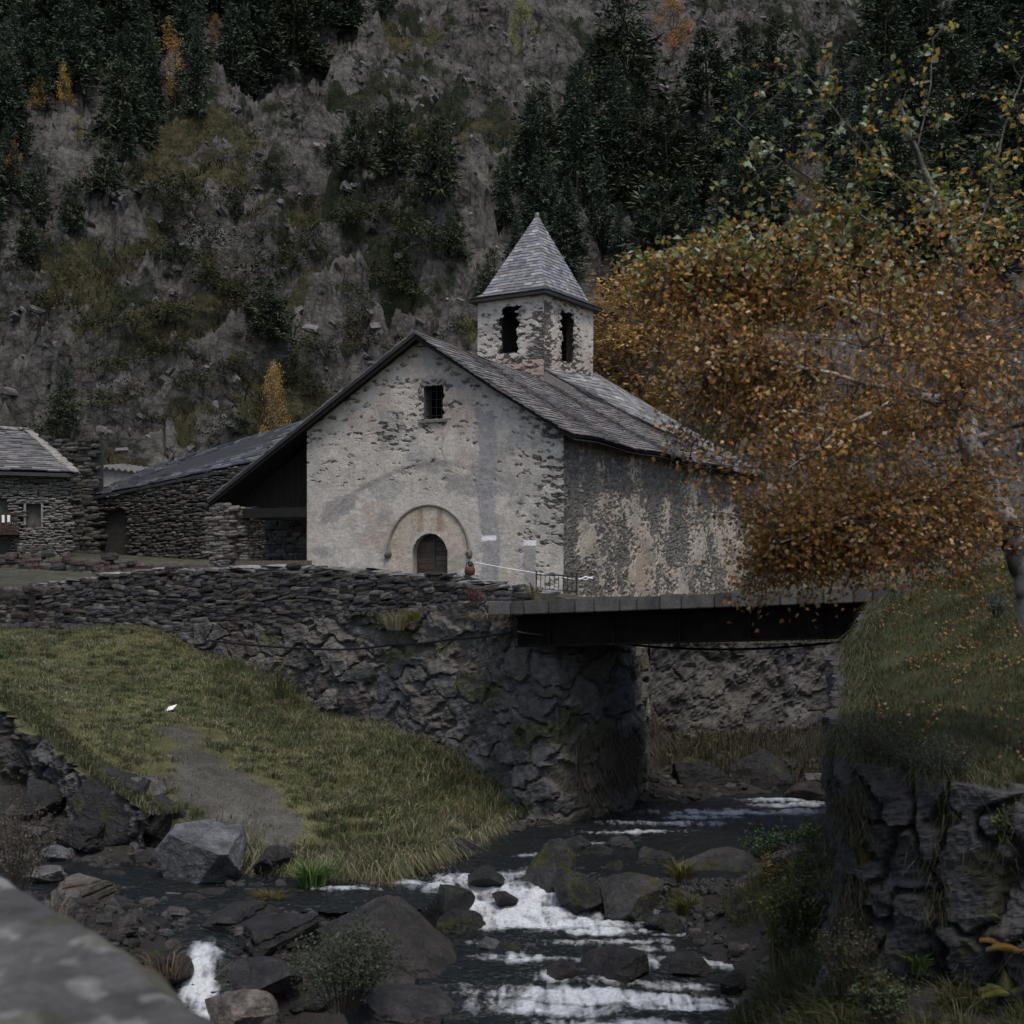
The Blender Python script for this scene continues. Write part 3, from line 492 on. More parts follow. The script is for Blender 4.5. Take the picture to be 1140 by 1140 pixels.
# ------------------------------------------------------------------ church
CA = A(1.852, 50.0); US = A(.435, .900); UF = A(-.900, .435)
def CH(w_, s_, z_):
    w_, s_, z_ = np.broadcast_arrays(np.asarray(w_, float), np.asarray(s_, float), np.asarray(z_, float))
    return np.stack([CA[0] + w_ * UF[0] + s_ * US[0], CA[1] + w_ * UF[1] + s_ * US[1], z_], -1)
def wpx(px):                                       # px on the gable wall -> w
    k = (px - CX_) / F_; return (CA[0] - k * CA[1]) / (k * UF[1] - UF[0])
W_R, W_L, W_P = 5.79, 10.9, 15.3                    # ridge, left wall, end of the porch roof
STONES = [(.060, .057, .054), (.11, .103, .096), (.15, .14, .13), (.075, .07, .064), (.13, .12, .108)]
PLAST = A(.50, .46, .41)
def plaster_wall(O, e, n, u0, u1, z0, zt, res, pfun, seed, hole=None, paint=None, cell=(.30, .105), joint=A(.14, .13, .115), sw=1.0, soft=.17):
    nu = int((u1 - u0) / res) + 1; u = np.linspace(u0, u1, nu); top = zt(u); nv = int((top.max() - z0) / res) + 1; f = np.linspace(0, 1, nv)
    Z = z0 + (top[:, None] - z0) * f[None]; U = np.broadcast_to(u[:, None], Z.shape)
    wu = U + .10 * (fbm(U * 2, Z * 2, o=3, s=seed) - .5) * 2; wv = Z + .10 * (fbm(U * 2, Z * 2, o=3, s=seed + 1) - .5) * 2
    f1, f2, cid, cu, cv = voro(wu / cell[0], wv / cell[1], seed, .85); ed = f2 - f1; sid = _h(np.floor(cid * 65535), U * 0, U * 0, seed)
    fine = fbm(U * 7, Z * 11, o=4, s=seed + 5); big = fbm(U * .55, Z * .8, o=4, s=seed + 7); p = pfun(U, Z, big)
    m = sstep(-soft, soft, p - (.5 + (sid - .5) * sw) + .8 * (fine - .5))
    st = sstep(.04, .22, ed); C = pal(sid * .999, STONES) * (.7 + .6 * fine)[..., None]; C = lerpc(joint * (.6 + .8 * fine)[..., None], C, st)
    pc = PLAST * (.74 + .36 * big + .22 * (fbm(U * 4, Z * 4, o=4, s=seed + 9) - .5))[..., None]
    pc = lerpc(pc, A(.37, .30, .25), sstep(.55, .68, fbm(U * .5 + 9, Z * .5, o=4, s=seed + 11)) * .6); pc = lerpc(pc, A(.25, .245, .235), sstep(.54, .66, fbm(U * .7, Z * 1.2 + 30, o=5, s=seed + 13)) * .6)
    if paint is not None: pc, m = paint(U, Z, pc, m, fine)
    C = lerpc(C, pc, m); disp = .045 * m + .012 * (fine - .5) * m + .05 * (1 - m) * (st * (.3 + .7 * sid) - .5) + .05 * (big - .5)
    V = np.concatenate([O + e * U[..., None] + n * disp[..., None], Z[..., None]], -1); Fc = gridf(nu, nv)
    if hole is not None:
        h = hole(U, Z).ravel(); Fc = Fc[~h[Fc].all(1)]
    return V.reshape(-1, 3), Fc, C.reshape(-1, 3)
church = thing('stone_church', 'plastered stone church with a square bell tower, arched door and slate roofs', 'church', CH(5, 8, -.4))
DW, DH, DSP = 5.44, .765, .80
GW0, GW1, GZ0, GZ1 = wpx(494.5), wpx(471.5), 5.76, 7.08
rag = lambda U, Z, k, s: k * (fbm(U * 4, Z * 6, o=4, s=s) - .5) * 2
def in_door(U, Z): return (np.abs(U - DW) < DH) & ((Z < DSP) | ((U - DW) ** 2 + (Z - DSP) ** 2 < DH ** 2))
def in_win(U, Z): return (U > GW0 + rag(U, Z, .05, 3)) & (U < GW1 + rag(U, Z, .05, 4)) & (Z > GZ0) & (Z < GZ1 + rag(U, Z, .04, 5))
fr_top = lambda u: np.where(u < W_R, 5.27 + (8.80 - 5.27) * u / W_R, 8.80 - .629 * (u - W_R))
def fr_p(U, Z, b):
    rt = fr_top(U); edge = rt - Z
    p = 1.05 + .18 * (b - .5) - .10 * sstep(1.5, .2, edge) - .34 * sstep(1.3, .1, U + .5 * (b - .5)) * sstep(-.5, 2, Z) - .10 * sstep(2.6, 1.2, U) - .22 * np.exp(-(((U - 5.35) / .95) ** 2 + ((Z - 6.4) / .9) ** 2) * 1.2)
    p -= .22 * np.exp(-((U - 7.2) / 1.1) ** 2 - ((Z - 5.2) / .5) ** 2); p -= .09 * sstep(4.4, 5.6, Z); p += .3 * sstep(3.6, 2.6, Z) * sstep(1.6, 2.6, U)
    return p
def fr_paint(U, Z, pc, m, fine):
    c = wpx(545) - .10 * np.sin(Z * 1.7) + .12 * (Z > 3.2); strip = sstep(.42, .30, np.abs(U - c) + .10 * (fine - .5)) * sstep(6.4, 5.6, Z)
    pc = lerpc(pc, A(.235, .23, .245) * (.75 + .5 * fine)[..., None], strip * .7); m = np.maximum(m, strip)
    c2 = wpx(590); s2 = sstep(.30, .2, np.abs(U - c2) + .1 * (fine - .5)) * sstep(1.25, 1.1, Z); pc = lerpc(pc, A(.20, .195, .20), s2 * .6); m = np.maximum(m, s2)
    for pxx, pyy, hw in ((545, 599, .27), (590, 604.5, .24)):
        cu_ = wpx(pxx); cz = (HY_ - pyy) / F_ * (CA[1] + cu_ * UF[1]); q = sstep(hw + .05, hw, np.abs(U - cu_)) * sstep(.12, .07, np.abs(Z - cz) + .05 * (fine - .5)); pc = lerpc(pc, A(.82, .82, .82), q); m = np.maximum(m, q)
    r = np.hypot(U - 5.5, Z - .88); vou = sstep(1.75, 1.65, r) * (Z > .2) * (r > DH); pc = lerpc(pc, A(.42, .355, .28) * (.8 + .4 * fine)[..., None], vou * .7); m = np.maximum(m, vou * .97)
    for off in (-.42, .42):
        q = sstep(.17, .08, np.abs(U - 5.42 - off) + .08 * (fine - .5)) * (Z > 1.6) * sstep(2.6, 2.4, Z); pc = lerpc(pc, A(.30, .20, .15), q * .7)
    q = sstep(.12, .03, np.abs(U - 4.75 - .18 * np.sin(Z * 3)) + .05) * (Z > 4.1) * (Z < 5.7); pc = lerpc(pc, A(.12, .11, .10), q * .6)
    ar = np.abs(Z - (4.15 - .075 * (U - 5.2) ** 2 - .03 * np.abs(U - 5)) ) ; q = sstep(.16, .04, ar + .10 * (fine - .5)) * (np.abs(U - 6) < 3.6); pc = lerpc(pc, A(.20, .19, .175), q * .5)
    q = np.exp(-((U - 9.4) / 1.0) ** 2 - ((Z - 2.6 - .35 * (9.4 - U)) / .5) ** 2); pc = lerpc(pc, A(.20, .195, .19), sstep(.35, .6, q + .5 * (fine - .5)) * .65)
    return pc, m
wallp = [plaster_wall(CA, UF, -US, 0, W_L, -1.2, fr_top, .04, fr_p, 11, lambda U, Z: in_door(U, Z) | in_win(U, Z), fr_paint)]
def sd_p(U, Z, b):
    streak = .6 * fbm(U * 1.2, Z * .7, o=4, s=44) + .4 * fbm(U * 6, Z * 2.4, o=4, s=46); top = 3.1 + .9 * (fbm(U * .35, 0, o=2, s=45) - .5)
    p = np.where(Z > top, .22, .42) + 1.5 * (b - .5) + 1.2 * (streak - .5) + .35 * sstep(.40, .25, np.abs(U - 1.6)) * (Z > 3) * (Z < 4.6)
    return p - .8 * sstep(1.7, .4, U + .8 * (b - .5))
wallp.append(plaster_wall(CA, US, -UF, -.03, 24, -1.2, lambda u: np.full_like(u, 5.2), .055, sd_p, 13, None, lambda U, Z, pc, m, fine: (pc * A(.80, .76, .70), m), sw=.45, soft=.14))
bw = lambda s0, s1, w0, w1, z0, z1: hexa([CH(w_, s_, z_) for s_ in (s0, s1) for w_ in (w0, w1) for z_ in (z0, z1)])
inn = [bw(.5, 24, W_L - .6, W_L, -1.2, 5.5), bw(23.4, 24, .1, W_L - .6, -1.2, 5.2)]
wallp += [(v, f, np.full((8, 3), .12)) for v, f in inn]
def reveal(pts, depth, col):                        # tunnel behind an opening outline given as (w, z)
    p = np.array(pts); f0 = CH(p[:, 0], -.04, p[:, 1]); f1 = CH(p[:, 0], depth, p[:, 1]); n = len(p); V = np.concatenate([f0, f1]); return V, np.array([[i, (i + 1) % n, n + (i + 1) % n, n + i] for i in range(n)]), np.full((2 * n, 3), 1.) * col
th = np.linspace(0, math.pi, 25)
dpts = [(DW + DH, -.8)] + [(DW + DH * math.cos(a), DSP + DH * math.sin(a)) for a in th] + [(DW - DH, -.8)]
wpts = [(GW1 + .02, GZ0), (GW1 + .02, GZ1), (GW0 - .02, GZ1), (GW0 - .02, GZ0)]
wallp += [reveal(dpts, .45, A(.33, .29, .24)), reveal(wpts, .55, A(.14, .13, .12))]
make('wall', wallp, M_plaster, church)
# door: two leaves of horizontal boards closing the arch
bd = []; r = random.Random(4)
for sg in (-1, 1):
    z = -.8
    while z < DSP + DH:
        h = r.uniform(.16, .24); zc = min(z + h, DSP + DH - .005); half = DH if zc <= DSP else math.sqrt(max(0.0, DH ** 2 - max(0, z - DSP) ** 2))
        if half > .03:
            v, f = hexa([CH(DW + sg * w_, .34 + r.uniform(0, .015) + k, z_) for k in (0, .05) for w_ in (.012, half) for z_ in (z + .006, zc - .004)]); bd.append((v, f, np.full((8, 3), 1.) * A(.075, .058, .048) * r.uniform(.6, 1.25)))
        z += h
door = make('door', bd, M_wood, church)
make('door_post', [hexa([CH(DW + w_, s_, z_) for s_ in (.29, .345) for w_ in (-.03, .03) for z_ in (-.8, DSP + DH - .01)]) + (np.full((8, 3), .05),)], M_wood, door)
# moulded hood arch with corbel ends
th = np.linspace(-.03, math.pi + .03, 40); am = tube(CH(5.5 + 1.72 * np.cos(th), -.05, .86 + 1.74 * np.sin(th)), .062, 8)
arch = make('arch_moulding', [am + (np.full((len(am[0]), 3), 1.) * A(.22, .195, .165),)], M_plaster, church, smooth=True)
for sg in (-1, 1):
    v, f, c = rock(CH(5.5 + sg * 1.72, -.08, .78), (.15, .14, .17), 5 + sg, A(.13, .115, .10), rot=(0, 0, .4), sub=3, facets=5); make('corbel', [(v, f, c)], M_plaster, arch)
# gable window: stone sill and an iron grille
win = make('window_sill', [hexa([CH(w_, s_, z_) for s_ in (-.14, .3) for w_ in (GW0 - .16, GW1 + .16) for z_ in (GZ0 - .10, GZ0 - .003)]) + (np.full((8, 3), 1.) * A(.15, .14, .13),)], M_stone, church)
gr = []
for k in range(3): gr.append(tube([CH(GW0 + (k + 1) * (GW1 - GW0) / 4, .2, GZ0), CH(GW0 + (k + 1) * (GW1 - GW0) / 4, .2, GZ1 - .05)], .016, 6))
for k in range(4): gr.append(tube([CH(GW0, .2, GZ0 + .18 + k * .3), CH(GW1, .2, GZ0 + .18 + k * .3)], .016, 6))
make('window_grille', [g + (None,) for g in gr], M_iron, church)
lin = []
for k in range(7):
    a = math.pi * (k + .5) / 7; v, f, c = rock(CH((GW0 + GW1) / 2 + .60 * math.cos(a), -.03, GZ1 - .30 + .45 * math.sin(a)), (.16, .06, .08), 40 + k, A(.13, .12, .11), rot=(0, -a + math.pi / 2, -.45), sub=2); lin.append((v, f, c))
make('window_arch', lin, M_stone, church)
# roofs
SL = [(.10, .10, .105), (.135, .13, .13), (.17, .16, .152), (.115, .108, .104), (.15, .13, .118)]
zr = lambda s_: 8.98 - .035 * s_                    # the ridge sags towards the tower
def main_prof(a, b):                                # a along, b eave -> ridge
    s_ = -.55 + a * 25.0; wv_ = -.62 + b * (W_R + .62); ze = 4.93; z_ = ze + (zr(min(s_, 12)) - ze) * b - .10 * math.sin(math.pi * b) + .05 * math.sin(s_ * .9); return CH(wv_, s_, z_)
cs = [main_prof(0, 0), main_prof(1, 0), main_prof(1, 1), main_prof(0, 1)]
rs = slates(cs, .25, .42, SL, 21, .035, 1.3, prof=main_prof)
G_ = [main_prof(a, b) - A(0, 0, .06) for a in np.linspace(0, 1, 30) for b in (0, .5, 1)]
Gb = [main_prof(a, b) - A(0, 0, .17) for a in np.linspace(0, 1, 30) for b in (0, .5, 1)]
fx = gridf(30, 3); roof = make('roof', [rs, (np.array(G_), fx, np.full((90, 3), .03)), (np.array(Gb), fx, np.full((90, 3), .03))], M_slate, church)
def left_prof(a, b): s_ = -.55 + a * 14; return CH(W_P - b * (W_P - W_R), s_, 2.98 + (zr(s_) - 2.98) * b + .03)
lc = [left_prof(0, 0), left_prof(1, 0), left_prof(1, 1), left_prof(0, 1)]; Gl = np.array(lc); nd = A(0, 0, .17)
make('porch_roof', [slates(lc, .3, .5, SL, 22, .035, 1.0, prof=left_prof), (np.concatenate([Gl - .03 * A(0, 0, 1), Gl - nd]), np.array([[0, 1, 2, 3], [7, 6, 5, 4], [0, 3, 7, 4], [0, 4, 5, 1]]), np.full((8, 3), .02))], M_slate, church)
v, f = hexa([CH(w_, s_, z_) for s_ in (-.50, -.38) for w_, zz in ((-.60, 4.93), (W_R, 8.96)) for z_ in (zz - .24, zz - .02)]); v2, f2 = hexa([CH(w_, s_, z_) for s_ in (-.50, -.38) for w_, zz in ((W_R, 8.96), (W_P, 2.98)) for z_ in (zz - .26, zz - .02)])
make('verge_board', [(v, f), (v2, f2)], M_dark, church)
# raised upper roof behind the tower, with the low wall that carries it
md = lambda s_, w_: main_prof((s_ + .55) / 25, (w_ + .62) / (W_R + .62))
P1 = CH(5.79, 11.0, 9.16); P2 = md(15.6, 4.95) + A(0, 0, .10); P3 = CH(5.6, 16.6, 9.66); E2 = md(24.2, -.45) + A(0, 0, .12); E1 = md(20.5, 2.2) + A(0, 0, .10)
def up_prof(a, b):
    bt = P2 + (E1 - P2) * min(1, a * 2) if a < .5 else E1 + (E2 - E1) * (a * 2 - 1); tp = P1 + (P3 - P1) * min(1, a * 4) if a < .25 else P3 + (E2 - P3) * ((a - .25) / .75); return bt + (tp - bt) * b
uc = [up_prof(0, 0), up_prof(1, 0), up_prof(1, 1), up_prof(0, 1)]
ug = np.array([up_prof(a, b) - A(0, 0, .05 + k * .12) for k in (0, 1) for a in np.linspace(0, 1, 24) for b in np.linspace(0, 1, 5)])
uf_ = gridf(24, 5); ur = make('upper_roof', [slates(uc, .22, .42, [(.20, .20, .205), (.25, .245, .245), (.16, .158, .162)], 23, .04, 1.4, prof=up_prof), (ug, np.concatenate([uf_, uf_ + 120]), np.full((240, 3), .03))], M_slate, church)
pw = np.array([P1 - A(0, 0, .12), P2 - A(0, 0, .1), P2 - A(0, 0, .8), P1 - A(0, 0, 1.6)]); q3 = pw + np.r_[US * .3, 0]
make('parapet_wall', [(np.concatenate([pw, q3]), np.array([[0, 1, 2, 3], [4, 7, 6, 5], [0, 3, 7, 4], [0, 4, 5, 1]]), np.full((8, 3), 1.) * A(.17, .16, .15))], M_plaster, church)
# bell tower
TA = A(1.40, 62.5); TS = A(.515, .857); TF_ = A(-.857, .515); TW, TD = 3.44, 4.65
def TT(w_, s_, z_):
    w_, s_, z_ = np.broadcast_arrays(np.asarray(w_, float), np.asarray(s_, float), np.asarray(z_, float)); return np.stack([TA[0] + w_ * TF_[0] + s_ * TS[0], TA[1] + w_ * TF_[1] + s_ * TS[1], z_], -1)
def th1(U, Z): c = 1.72; hw = .50 + rag(U, Z, .34, 8); return (np.abs(U - c) < hw) & (Z > 9.95 + rag(U, Z, .1, 9)) & (Z < 12.1 + rag(U, Z, .35, 10))
def th2(U, Z): c = 2.15; hw = .62 + rag(U, Z, .38, 18); return (np.abs(U - c) < hw) & (Z > 9.7 + rag(U, Z, .1, 19)) & (Z < 12.1 + rag(U, Z, .35, 20))
def tp1(U, Z, b): return .95 + .3 * (b - .5) - .75 * np.exp(-(((U - 1.72) / .85) ** 2 + ((Z - 10.9) / .9) ** 2)) - .7 * sstep(1.0, .1, U + .5 * (b - .5)) * sstep(12.4, 11.6, Z) * (Z > 9.6) - .35 * sstep(10.4, 9.6, Z) * (Z > 9.1)
def tp2(U, Z, b): return .92 + .3 * (b - .5) - .9 * sstep(1.3, .2, U) * sstep(12.5, 11.9, Z) - .7 * np.exp(-(((U - 2.6) / .8) ** 2 + ((Z - 10.8) / 1.1) ** 2)) - .3 * sstep(10.2, 9.2, Z)
def tpaint(U, Z, pc, m, fine):
    q = sstep(9.95, 9.5, Z + .3 * (fine - .5)); pc = lerpc(pc, A(.34, .235, .19) * (.75 + .5 * fine)[..., None], q * .75); return pc, m
fl = lambda k: (lambda u: np.full_like(u, k))
twp = [plaster_wall(TA, TF_, -TS, -.04, TW, 7.4, fl(12.75), .04, tp1, 31, th1, tpaint), plaster_wall(TA, TS, -TF_, -.04, TD, 7.4, fl(12.75), .04, tp2, 33, th2)]
tb = lambda s0, s1, w0, w1, z0, z1: hexa([TT(w_, s_, z_) for s_ in (s0, s1) for w_ in (w0, w1) for z_ in (z0, z1)])
for b_ in ((TD - .5, TD, 0, TW, 5, 12.75), (.1, TD - .5, TW - .5, TW, 5, 12.75), (.1, .5, .1, 1.1, 7.4, 12.7), (.1, .5, 2.4, TW - .1, 7.4, 12.7), (.1, .5, 1.1, 2.4, 7.4, 9.7), (.1, 1.3, .1, .5, 7.4, 12.7), (3.0, TD - .5, .1, .5, 7.4, 12.7), (1.3, 3.0, .1, .5, 7.4, 9.5), (.5, TD - .5, .5, TW - .5, 9.2, 9.3)):
    twp.append(tb(*b_) + (np.full((8, 3), 1.) * A(.05, .047, .044),))
tower = make('bell_tower', twp, M_plaster, church)
AP = TT(TW / 2 - .05, TD / 2, 16.7); ov = .34; ce = [TT(-ov, -ov, 12.62), TT(-ov, TD + ov, 12.60), TT(TW + ov, TD + ov, 12.5), TT(TW + ov, -ov, 12.56)]
sp = []
for k in range(4):
    a_, b_ = ce[k], ce[(k + 1) % 4]
    def sprof(a, b, a_=a_, b_=b_):
        bb = min(1, max(b, 0)); q = a_ + (b_ - a_) * a; kk = 1 - bb / .07 * .18 if bb < .07 else .82 * (1 - bb) / .93; hh_ = bb * .35 if bb < .07 else .0245 + (bb - .07) / .93 * .9755; base = AP + (q - AP) * max(kk, .015); base[2] = q[2] + (AP[2] - q[2]) * hh_; return base
    sp.append(slates([a_, b_, AP, AP], .17, .30, [(.15, .155, .175), (.20, .205, .225), (.25, .25, .265), (.17, .16, .16)], 50 + k, .028, 1.1, prof=sprof))
    sp.append((np.array([sprof(a, b) for a in np.linspace(0, 1, 6) for b in np.linspace(0, 1, 8)]) - A(0, 0, .05), gridf(6, 8), np.full((48, 3), .04)))
sp.append(rock(AP - A(0, 0, .05), (.13, .13, .2), 3, A(.15, .15, .16), sub=2, facets=4))
eb = np.array(ce); sp.append((np.concatenate([eb - A(0, 0, .04), eb - A(0, 0, .16)]), np.array([[0, 1, 2, 3], [7, 6, 5, 4], [0, 4, 5, 1], [1, 5, 6, 2], [2, 6, 7, 3], [3, 7, 4, 0]]), np.full((8, 3), .025)))
make('spire', sp, M_slate, tower)
# timber porch at the left
pil = Path([CH(W_P - .15, -.2, 0), CH(W_P - 1.35, -.2, 0)], [2.75, 2.75], [-.6, -.6])
pcl = [(.12, .11, .10), (.08, .075, .07), (.15, .14, .12)]; pl2 = Path([CH(W_P - 1.2, -.35, 0), CH(W_P - 1.2, .7, 0)], [2.72, 2.72], [-.6, -.6]); make('porch_pillar', rubble(pil, .9, .13, .36, pcl, 61, .05) + rubble(pl2, .5, .13, .34, pcl, 64, .05), M_stone, church)
bk = Path([CH(W_P - .3, 3.2, 0), CH(W_L + .05, 3.2, 0)], [2.3, 2.3], [-.6, -.6])
make('porch_wall', rubble(bk, .5, .16, .42, [(.11, .105, .10), (.08, .075, .07), (.14, .13, .12)], 62, .05), M_stone, church)
pb = [bw(-.35, -.05, W_L + .02, W_P - .1, 2.25, 2.62)]
for k in range(15):
    w0 = W_L + .03 + k * .27; w1 = w0 + .255; zt_ = lambda w_: 8.80 - .629 * (w_ - W_R) - .15
    if zt_(w1) > 2.65: pb.append(hexa([CH(w_, s_, z_) for s_ in (.8, .85) for w_ in (w0, w1) for z_ in (2.2, zt_(w_))]))
pb.append(bw(3.2, 3.3, W_L + .02, W_P - .2, 2.3, 5.4))
make('porch_timber', pb, M_dark, church)

# ------------------------------------------------------------------ other buildings
DS = [(.038, .035, .032), (.05, .046, .041), (.062, .057, .051), (.043, .037, .032), (.075, .069, .062)]
barn = thing('stone_barn', 'long low dark stone barn under a bluish slate roof left of the church', 'barn', P(220, 630, 64))
bp_ = Path([P(102, 600, 66.5), P(352, 600, 61.5)], [3.55, 5.4], [-.2, -.3]); dx0 = bp_.L * (124 - 102) / 250; dx1 = bp_.L * (150 - 102) / 250
make('wall', rubble(bp_, .7, .14, .36, DS, 71, .04, deep=.2, skip=[(dx0, dx1, .55, 3.0)]) + [hexa([P(px, 600, d)[:2].tolist() + [z] for d in (68, 74) for px in (104, 330) for z in (-.5, 3.5)]) + (np.full((8, 3), .05),)], M_stone, barn)
t_, n_ = bp_.nrm(np.array([1.0])); pd0 = bp_.at(np.array([dx0]))[0] + n_[0] * .12; pd1 = bp_.at(np.array([dx1]))[0] + n_[0] * .12
make('door', [obox(pd0 + (pd1 - pd0) * k / 6 + t_[0] * .01, pd0 + (pd1 - pd0) * (k + 1) / 6 - t_[0] * .01, .06, .55, 3.0) + (np.full((8, 3), 1.) * A(.022, .011, .009) * (.8 + .1 * k),) for k in range(6)], M_wood, barn)
make('door_step', [obox(pd0 - t_[0] * .1 + n_[0] * .5, pd1 + t_[0] * 1.0 + n_[0] * .5, .5, .25, .5) + (np.full((8, 3), .12),)], M_stone, barn)
q = [P(98, 553, 65.8), P(356, 500, 61.0), P(356, 462, 66.0), P(165, 523, 70.5)]
BS = [(.13, .138, .155), (.17, .175, .19), (.10, .107, .125), (.20, .20, .21)]; qa = np.array(q)
make('roof', [slates(q, .3, .5, BS, 72, .06, 1.8), (np.concatenate([qa - A(0, 0, .05), qa - A(0, 0, .17)]), np.array([[0, 1, 2, 3], [7, 6, 5, 4], [0, 4, 5, 1], [0, 3, 7, 4]]), np.full((8, 3), .025))], M_slate, barn)
house = thing('stone_house', 'grey stone house with a slab roof and a small wooden balcony at the left edge', 'house', P(30, 615, 62))
hp = Path([P(-90, 600, 60.5), P(79, 600, 62.0)], [4.35, 4.5], [-.2, .1]); hu = lambda px: hp.L * (px + 90) / 169
make('wall', rubble(hp, .7, .085, .30, [(.135, .13, .12), (.12, .115, .105), (.15, .142, .13), (.125, .118, .11)], 73, .006, deep=.22, tilt=.015, ragged=.02, skip=[(hu(29), hu(46), 2.05, 3.1), (hu(-12), hu(9), 1.85, 3.3), (hu(-30), hu(9), .3, 1.5)]) + [obox(P(79, 600, 62.4), P(60, 600, 67), .6, -.2, 4.4) + (np.full((8, 3), .11),)], M_stone, house)
q = [P(-95, 521, 59.6), P(84, 526, 61.2), P(30, 480, 67.5), P(-95, 474, 66.0)]; qa = np.array(q); HS = [(.15, .148, .150), (.19, .185, .185), (.12, .118, .122), (.17, .155, .148)]
hr = make('roof', [slates(q, .32, .55, HS, 74, .05, 1.6), (np.concatenate([qa - A(0, 0, .06), qa - A(0, 0, .2)]), np.array([[0, 1, 2, 3], [7, 6, 5, 4], [0, 4, 5, 1], [1, 5, 6, 2]]), np.full((8, 3), .03))], M_slate, house)
rg = [rock(q[3] + (q[2] - q[3]) * k / 16 + A(0, 0, .08), (.42, .3, .09), 500 + k, A(.20, .19, .18), rot=(0, .05, .1), sub=2) for k in range(17)] + [rock(q[2] + (q[1] - q[2]) * k / 14 + A(0, 0, .08), (.40, .25, .08), 520 + k, A(.20, .185, .17), rot=(0, .3, -1.0), sub=2) for k in range(1, 15)]
make('ridge_stones', rg, M_slate, hr)
_, hn = hp.nrm(np.array([1.0])); hn = hn[0]
def hq(px, off): return hp.at(np.array([hu(px)]))[0] + hn * off
hw_ = make('window', [obox(hq(29, .08), hq(46, .08), .05, 2.05, 3.1) + (np.full((8, 3), .012),)], M_iron, house)
for a, b, z0, z1 in ((26.5, 29, 1.95, 3.15), (46, 48.5, 1.95, 3.15), (29, 46, 3.1, 3.25), (26, 49, 1.9, 2.05)): make('window_frame', [obox(hq(a, .40), hq(b, .40), .3, z0, z1) + (np.full((8, 3), .20),)], M_stone, hw_)
make('balcony_door', [obox(hq(-12, .10), hq(9, .10), .05, 1.85, 3.3) + (np.full((8, 3), 1.) * A(.02, .012, .01),)], M_wood, house)
bal = make('balcony', [obox(hq(-40, 1.25), hq(22, 1.25), .95, 1.72, 1.86) + (np.full((8, 3), 1.) * A(.035, .02, .015),)], M_wood, house)
make('railing', [obox(hq(-40, 1.24), hq(22, 1.24), .07, z0, z1) + (np.full((8, 3), 1.) * A(.04, .022, .017),) for z0, z1 in ((2.58, 2.66), (1.95, 2.02))] + [obox(hq(p_, 1.22), hq(p_ + 1.5, 1.22), .04, 1.86, 2.6) + (np.full((8, 3), 1.) * A(.04, .02, .016),) for p_ in np.arange(-38, 21, 2.6)], M_wood, bal)
make('ground_opening', [obox(hq(-30, .10), hq(9, .10), .05, .3, 1.5)], M_dark, house)
for p_ in (6, 12): tag(make('paper_notice', [obox(hq(p_ - 1.4, 1.28), hq(p_ + 1.6, 1.28), .02, 2.22 + .02 * p_ / 6, 2.56)], M_white), 'small white notice pinned on the balcony rail, %s one' % ('left' if p_ == 6 else 'right'), 'notice', 'notices on the balcony rail')
fp = P(37, 587, 61.3); fv = leafq(fp + rng.normal(size=(60, 3)) * A(.16, .07, .07), np.full(60, .07), np.array([(.20, .03, .03), (.10, .05, .03), (.03, .06, .02)])[rng.integers(0, 3, 60)], 3)
fpot = thing('flower_box', 'box of red flowers on the sill of the stone house window', 'flower box', fp); make('flowers', [fv], M_leaf, fpot)['kind'] = 'stuff'; make('box', [obox(fp[:2] - A(.3, 0), fp[:2] + A(.3, 0), .18, fp[2] - .18, fp[2] - .02)], M_red, fpot)
ruin = Path([P(48, 600, 66.5), P(112, 600, 66.0)], [6.0, 6.3], [-.5, -.5])
tag(make('ruined_wall', rubble(ruin, .7, .19, .45, [(.05, .05, .045), (.07, .066, .06), (.035, .034, .03), (.085, .08, .07)], 77, .08, ragged=.2), M_stone), 'tall ruined wall of dark dry stones between the house and the barn', 'ruin')
ob = thing('outbuilding', 'small pale grey shed with a corrugated roof edge behind the barn roof', 'shed', P(140, 600, 74))
make('wall', [hexa([P(px, 0, d)[:2].tolist() + [z] for d in (74, 78) for px in (112, 172) for z in (1.5, 5.45)]) + (np.full((8, 3), 1.) * A(.22, .21, .195),)], M_plaster, ob)
ox = np.linspace(0, 1, 60); o0, o1 = P(110, 519, 73.7), P(176, 528, 73.9); rows = []
for off in (0, 4.6): rows.append(np.array([o0 + (o1 - o0) * a + A(0, off, .10 * off + .06 * math.sin(a * 60)) for a in ox]))
V = np.concatenate(rows); make('roof', [(np.concatenate([V, V - A(0, 0, .06)]), np.concatenate([np.array([[i, i + 1, 61 + i, 60 + i] for i in range(59)]), np.array([[i, i + 1, 121 + i, 120 + i] for i in range(59)])]), np.full((240, 3), .13))], M_conc, ob)
hb = ray_hill(A(672.), A(415.))[0]; hut = thing('stone_hut', 'dark stone hut with a slab roof half hidden behind the bell tower', 'hut', hb)
hk = hb[1] / F_; hpth = Path([hb[:2] + A(-40 * hk, 1.0), hb[:2] + A(17 * hk, 0)], [hb[2] + 4.3, hb[2] + 3.5], [hb[2] - 1, hb[2] - 1])
make('wall', rubble(hpth, .8, .20, .5, DS, 79, .06), M_stone, hut); zt_ = hb[2] + 3.6
q = [A(hb[0] - 42 * hk, hb[1] + .2, zt_ + .8), A(hb[0] + 19 * hk, hb[1] - .8, zt_ - .05), A(hb[0] + 14 * hk, hb[1] + 4, zt_ + 1.2), A(hb[0] - 42 * hk, hb[1] + 4.5, zt_ + 1.8)]
make('roof', [slates(q, .4, .6, SL, 80, .06, 1.4)], M_slate, hut)

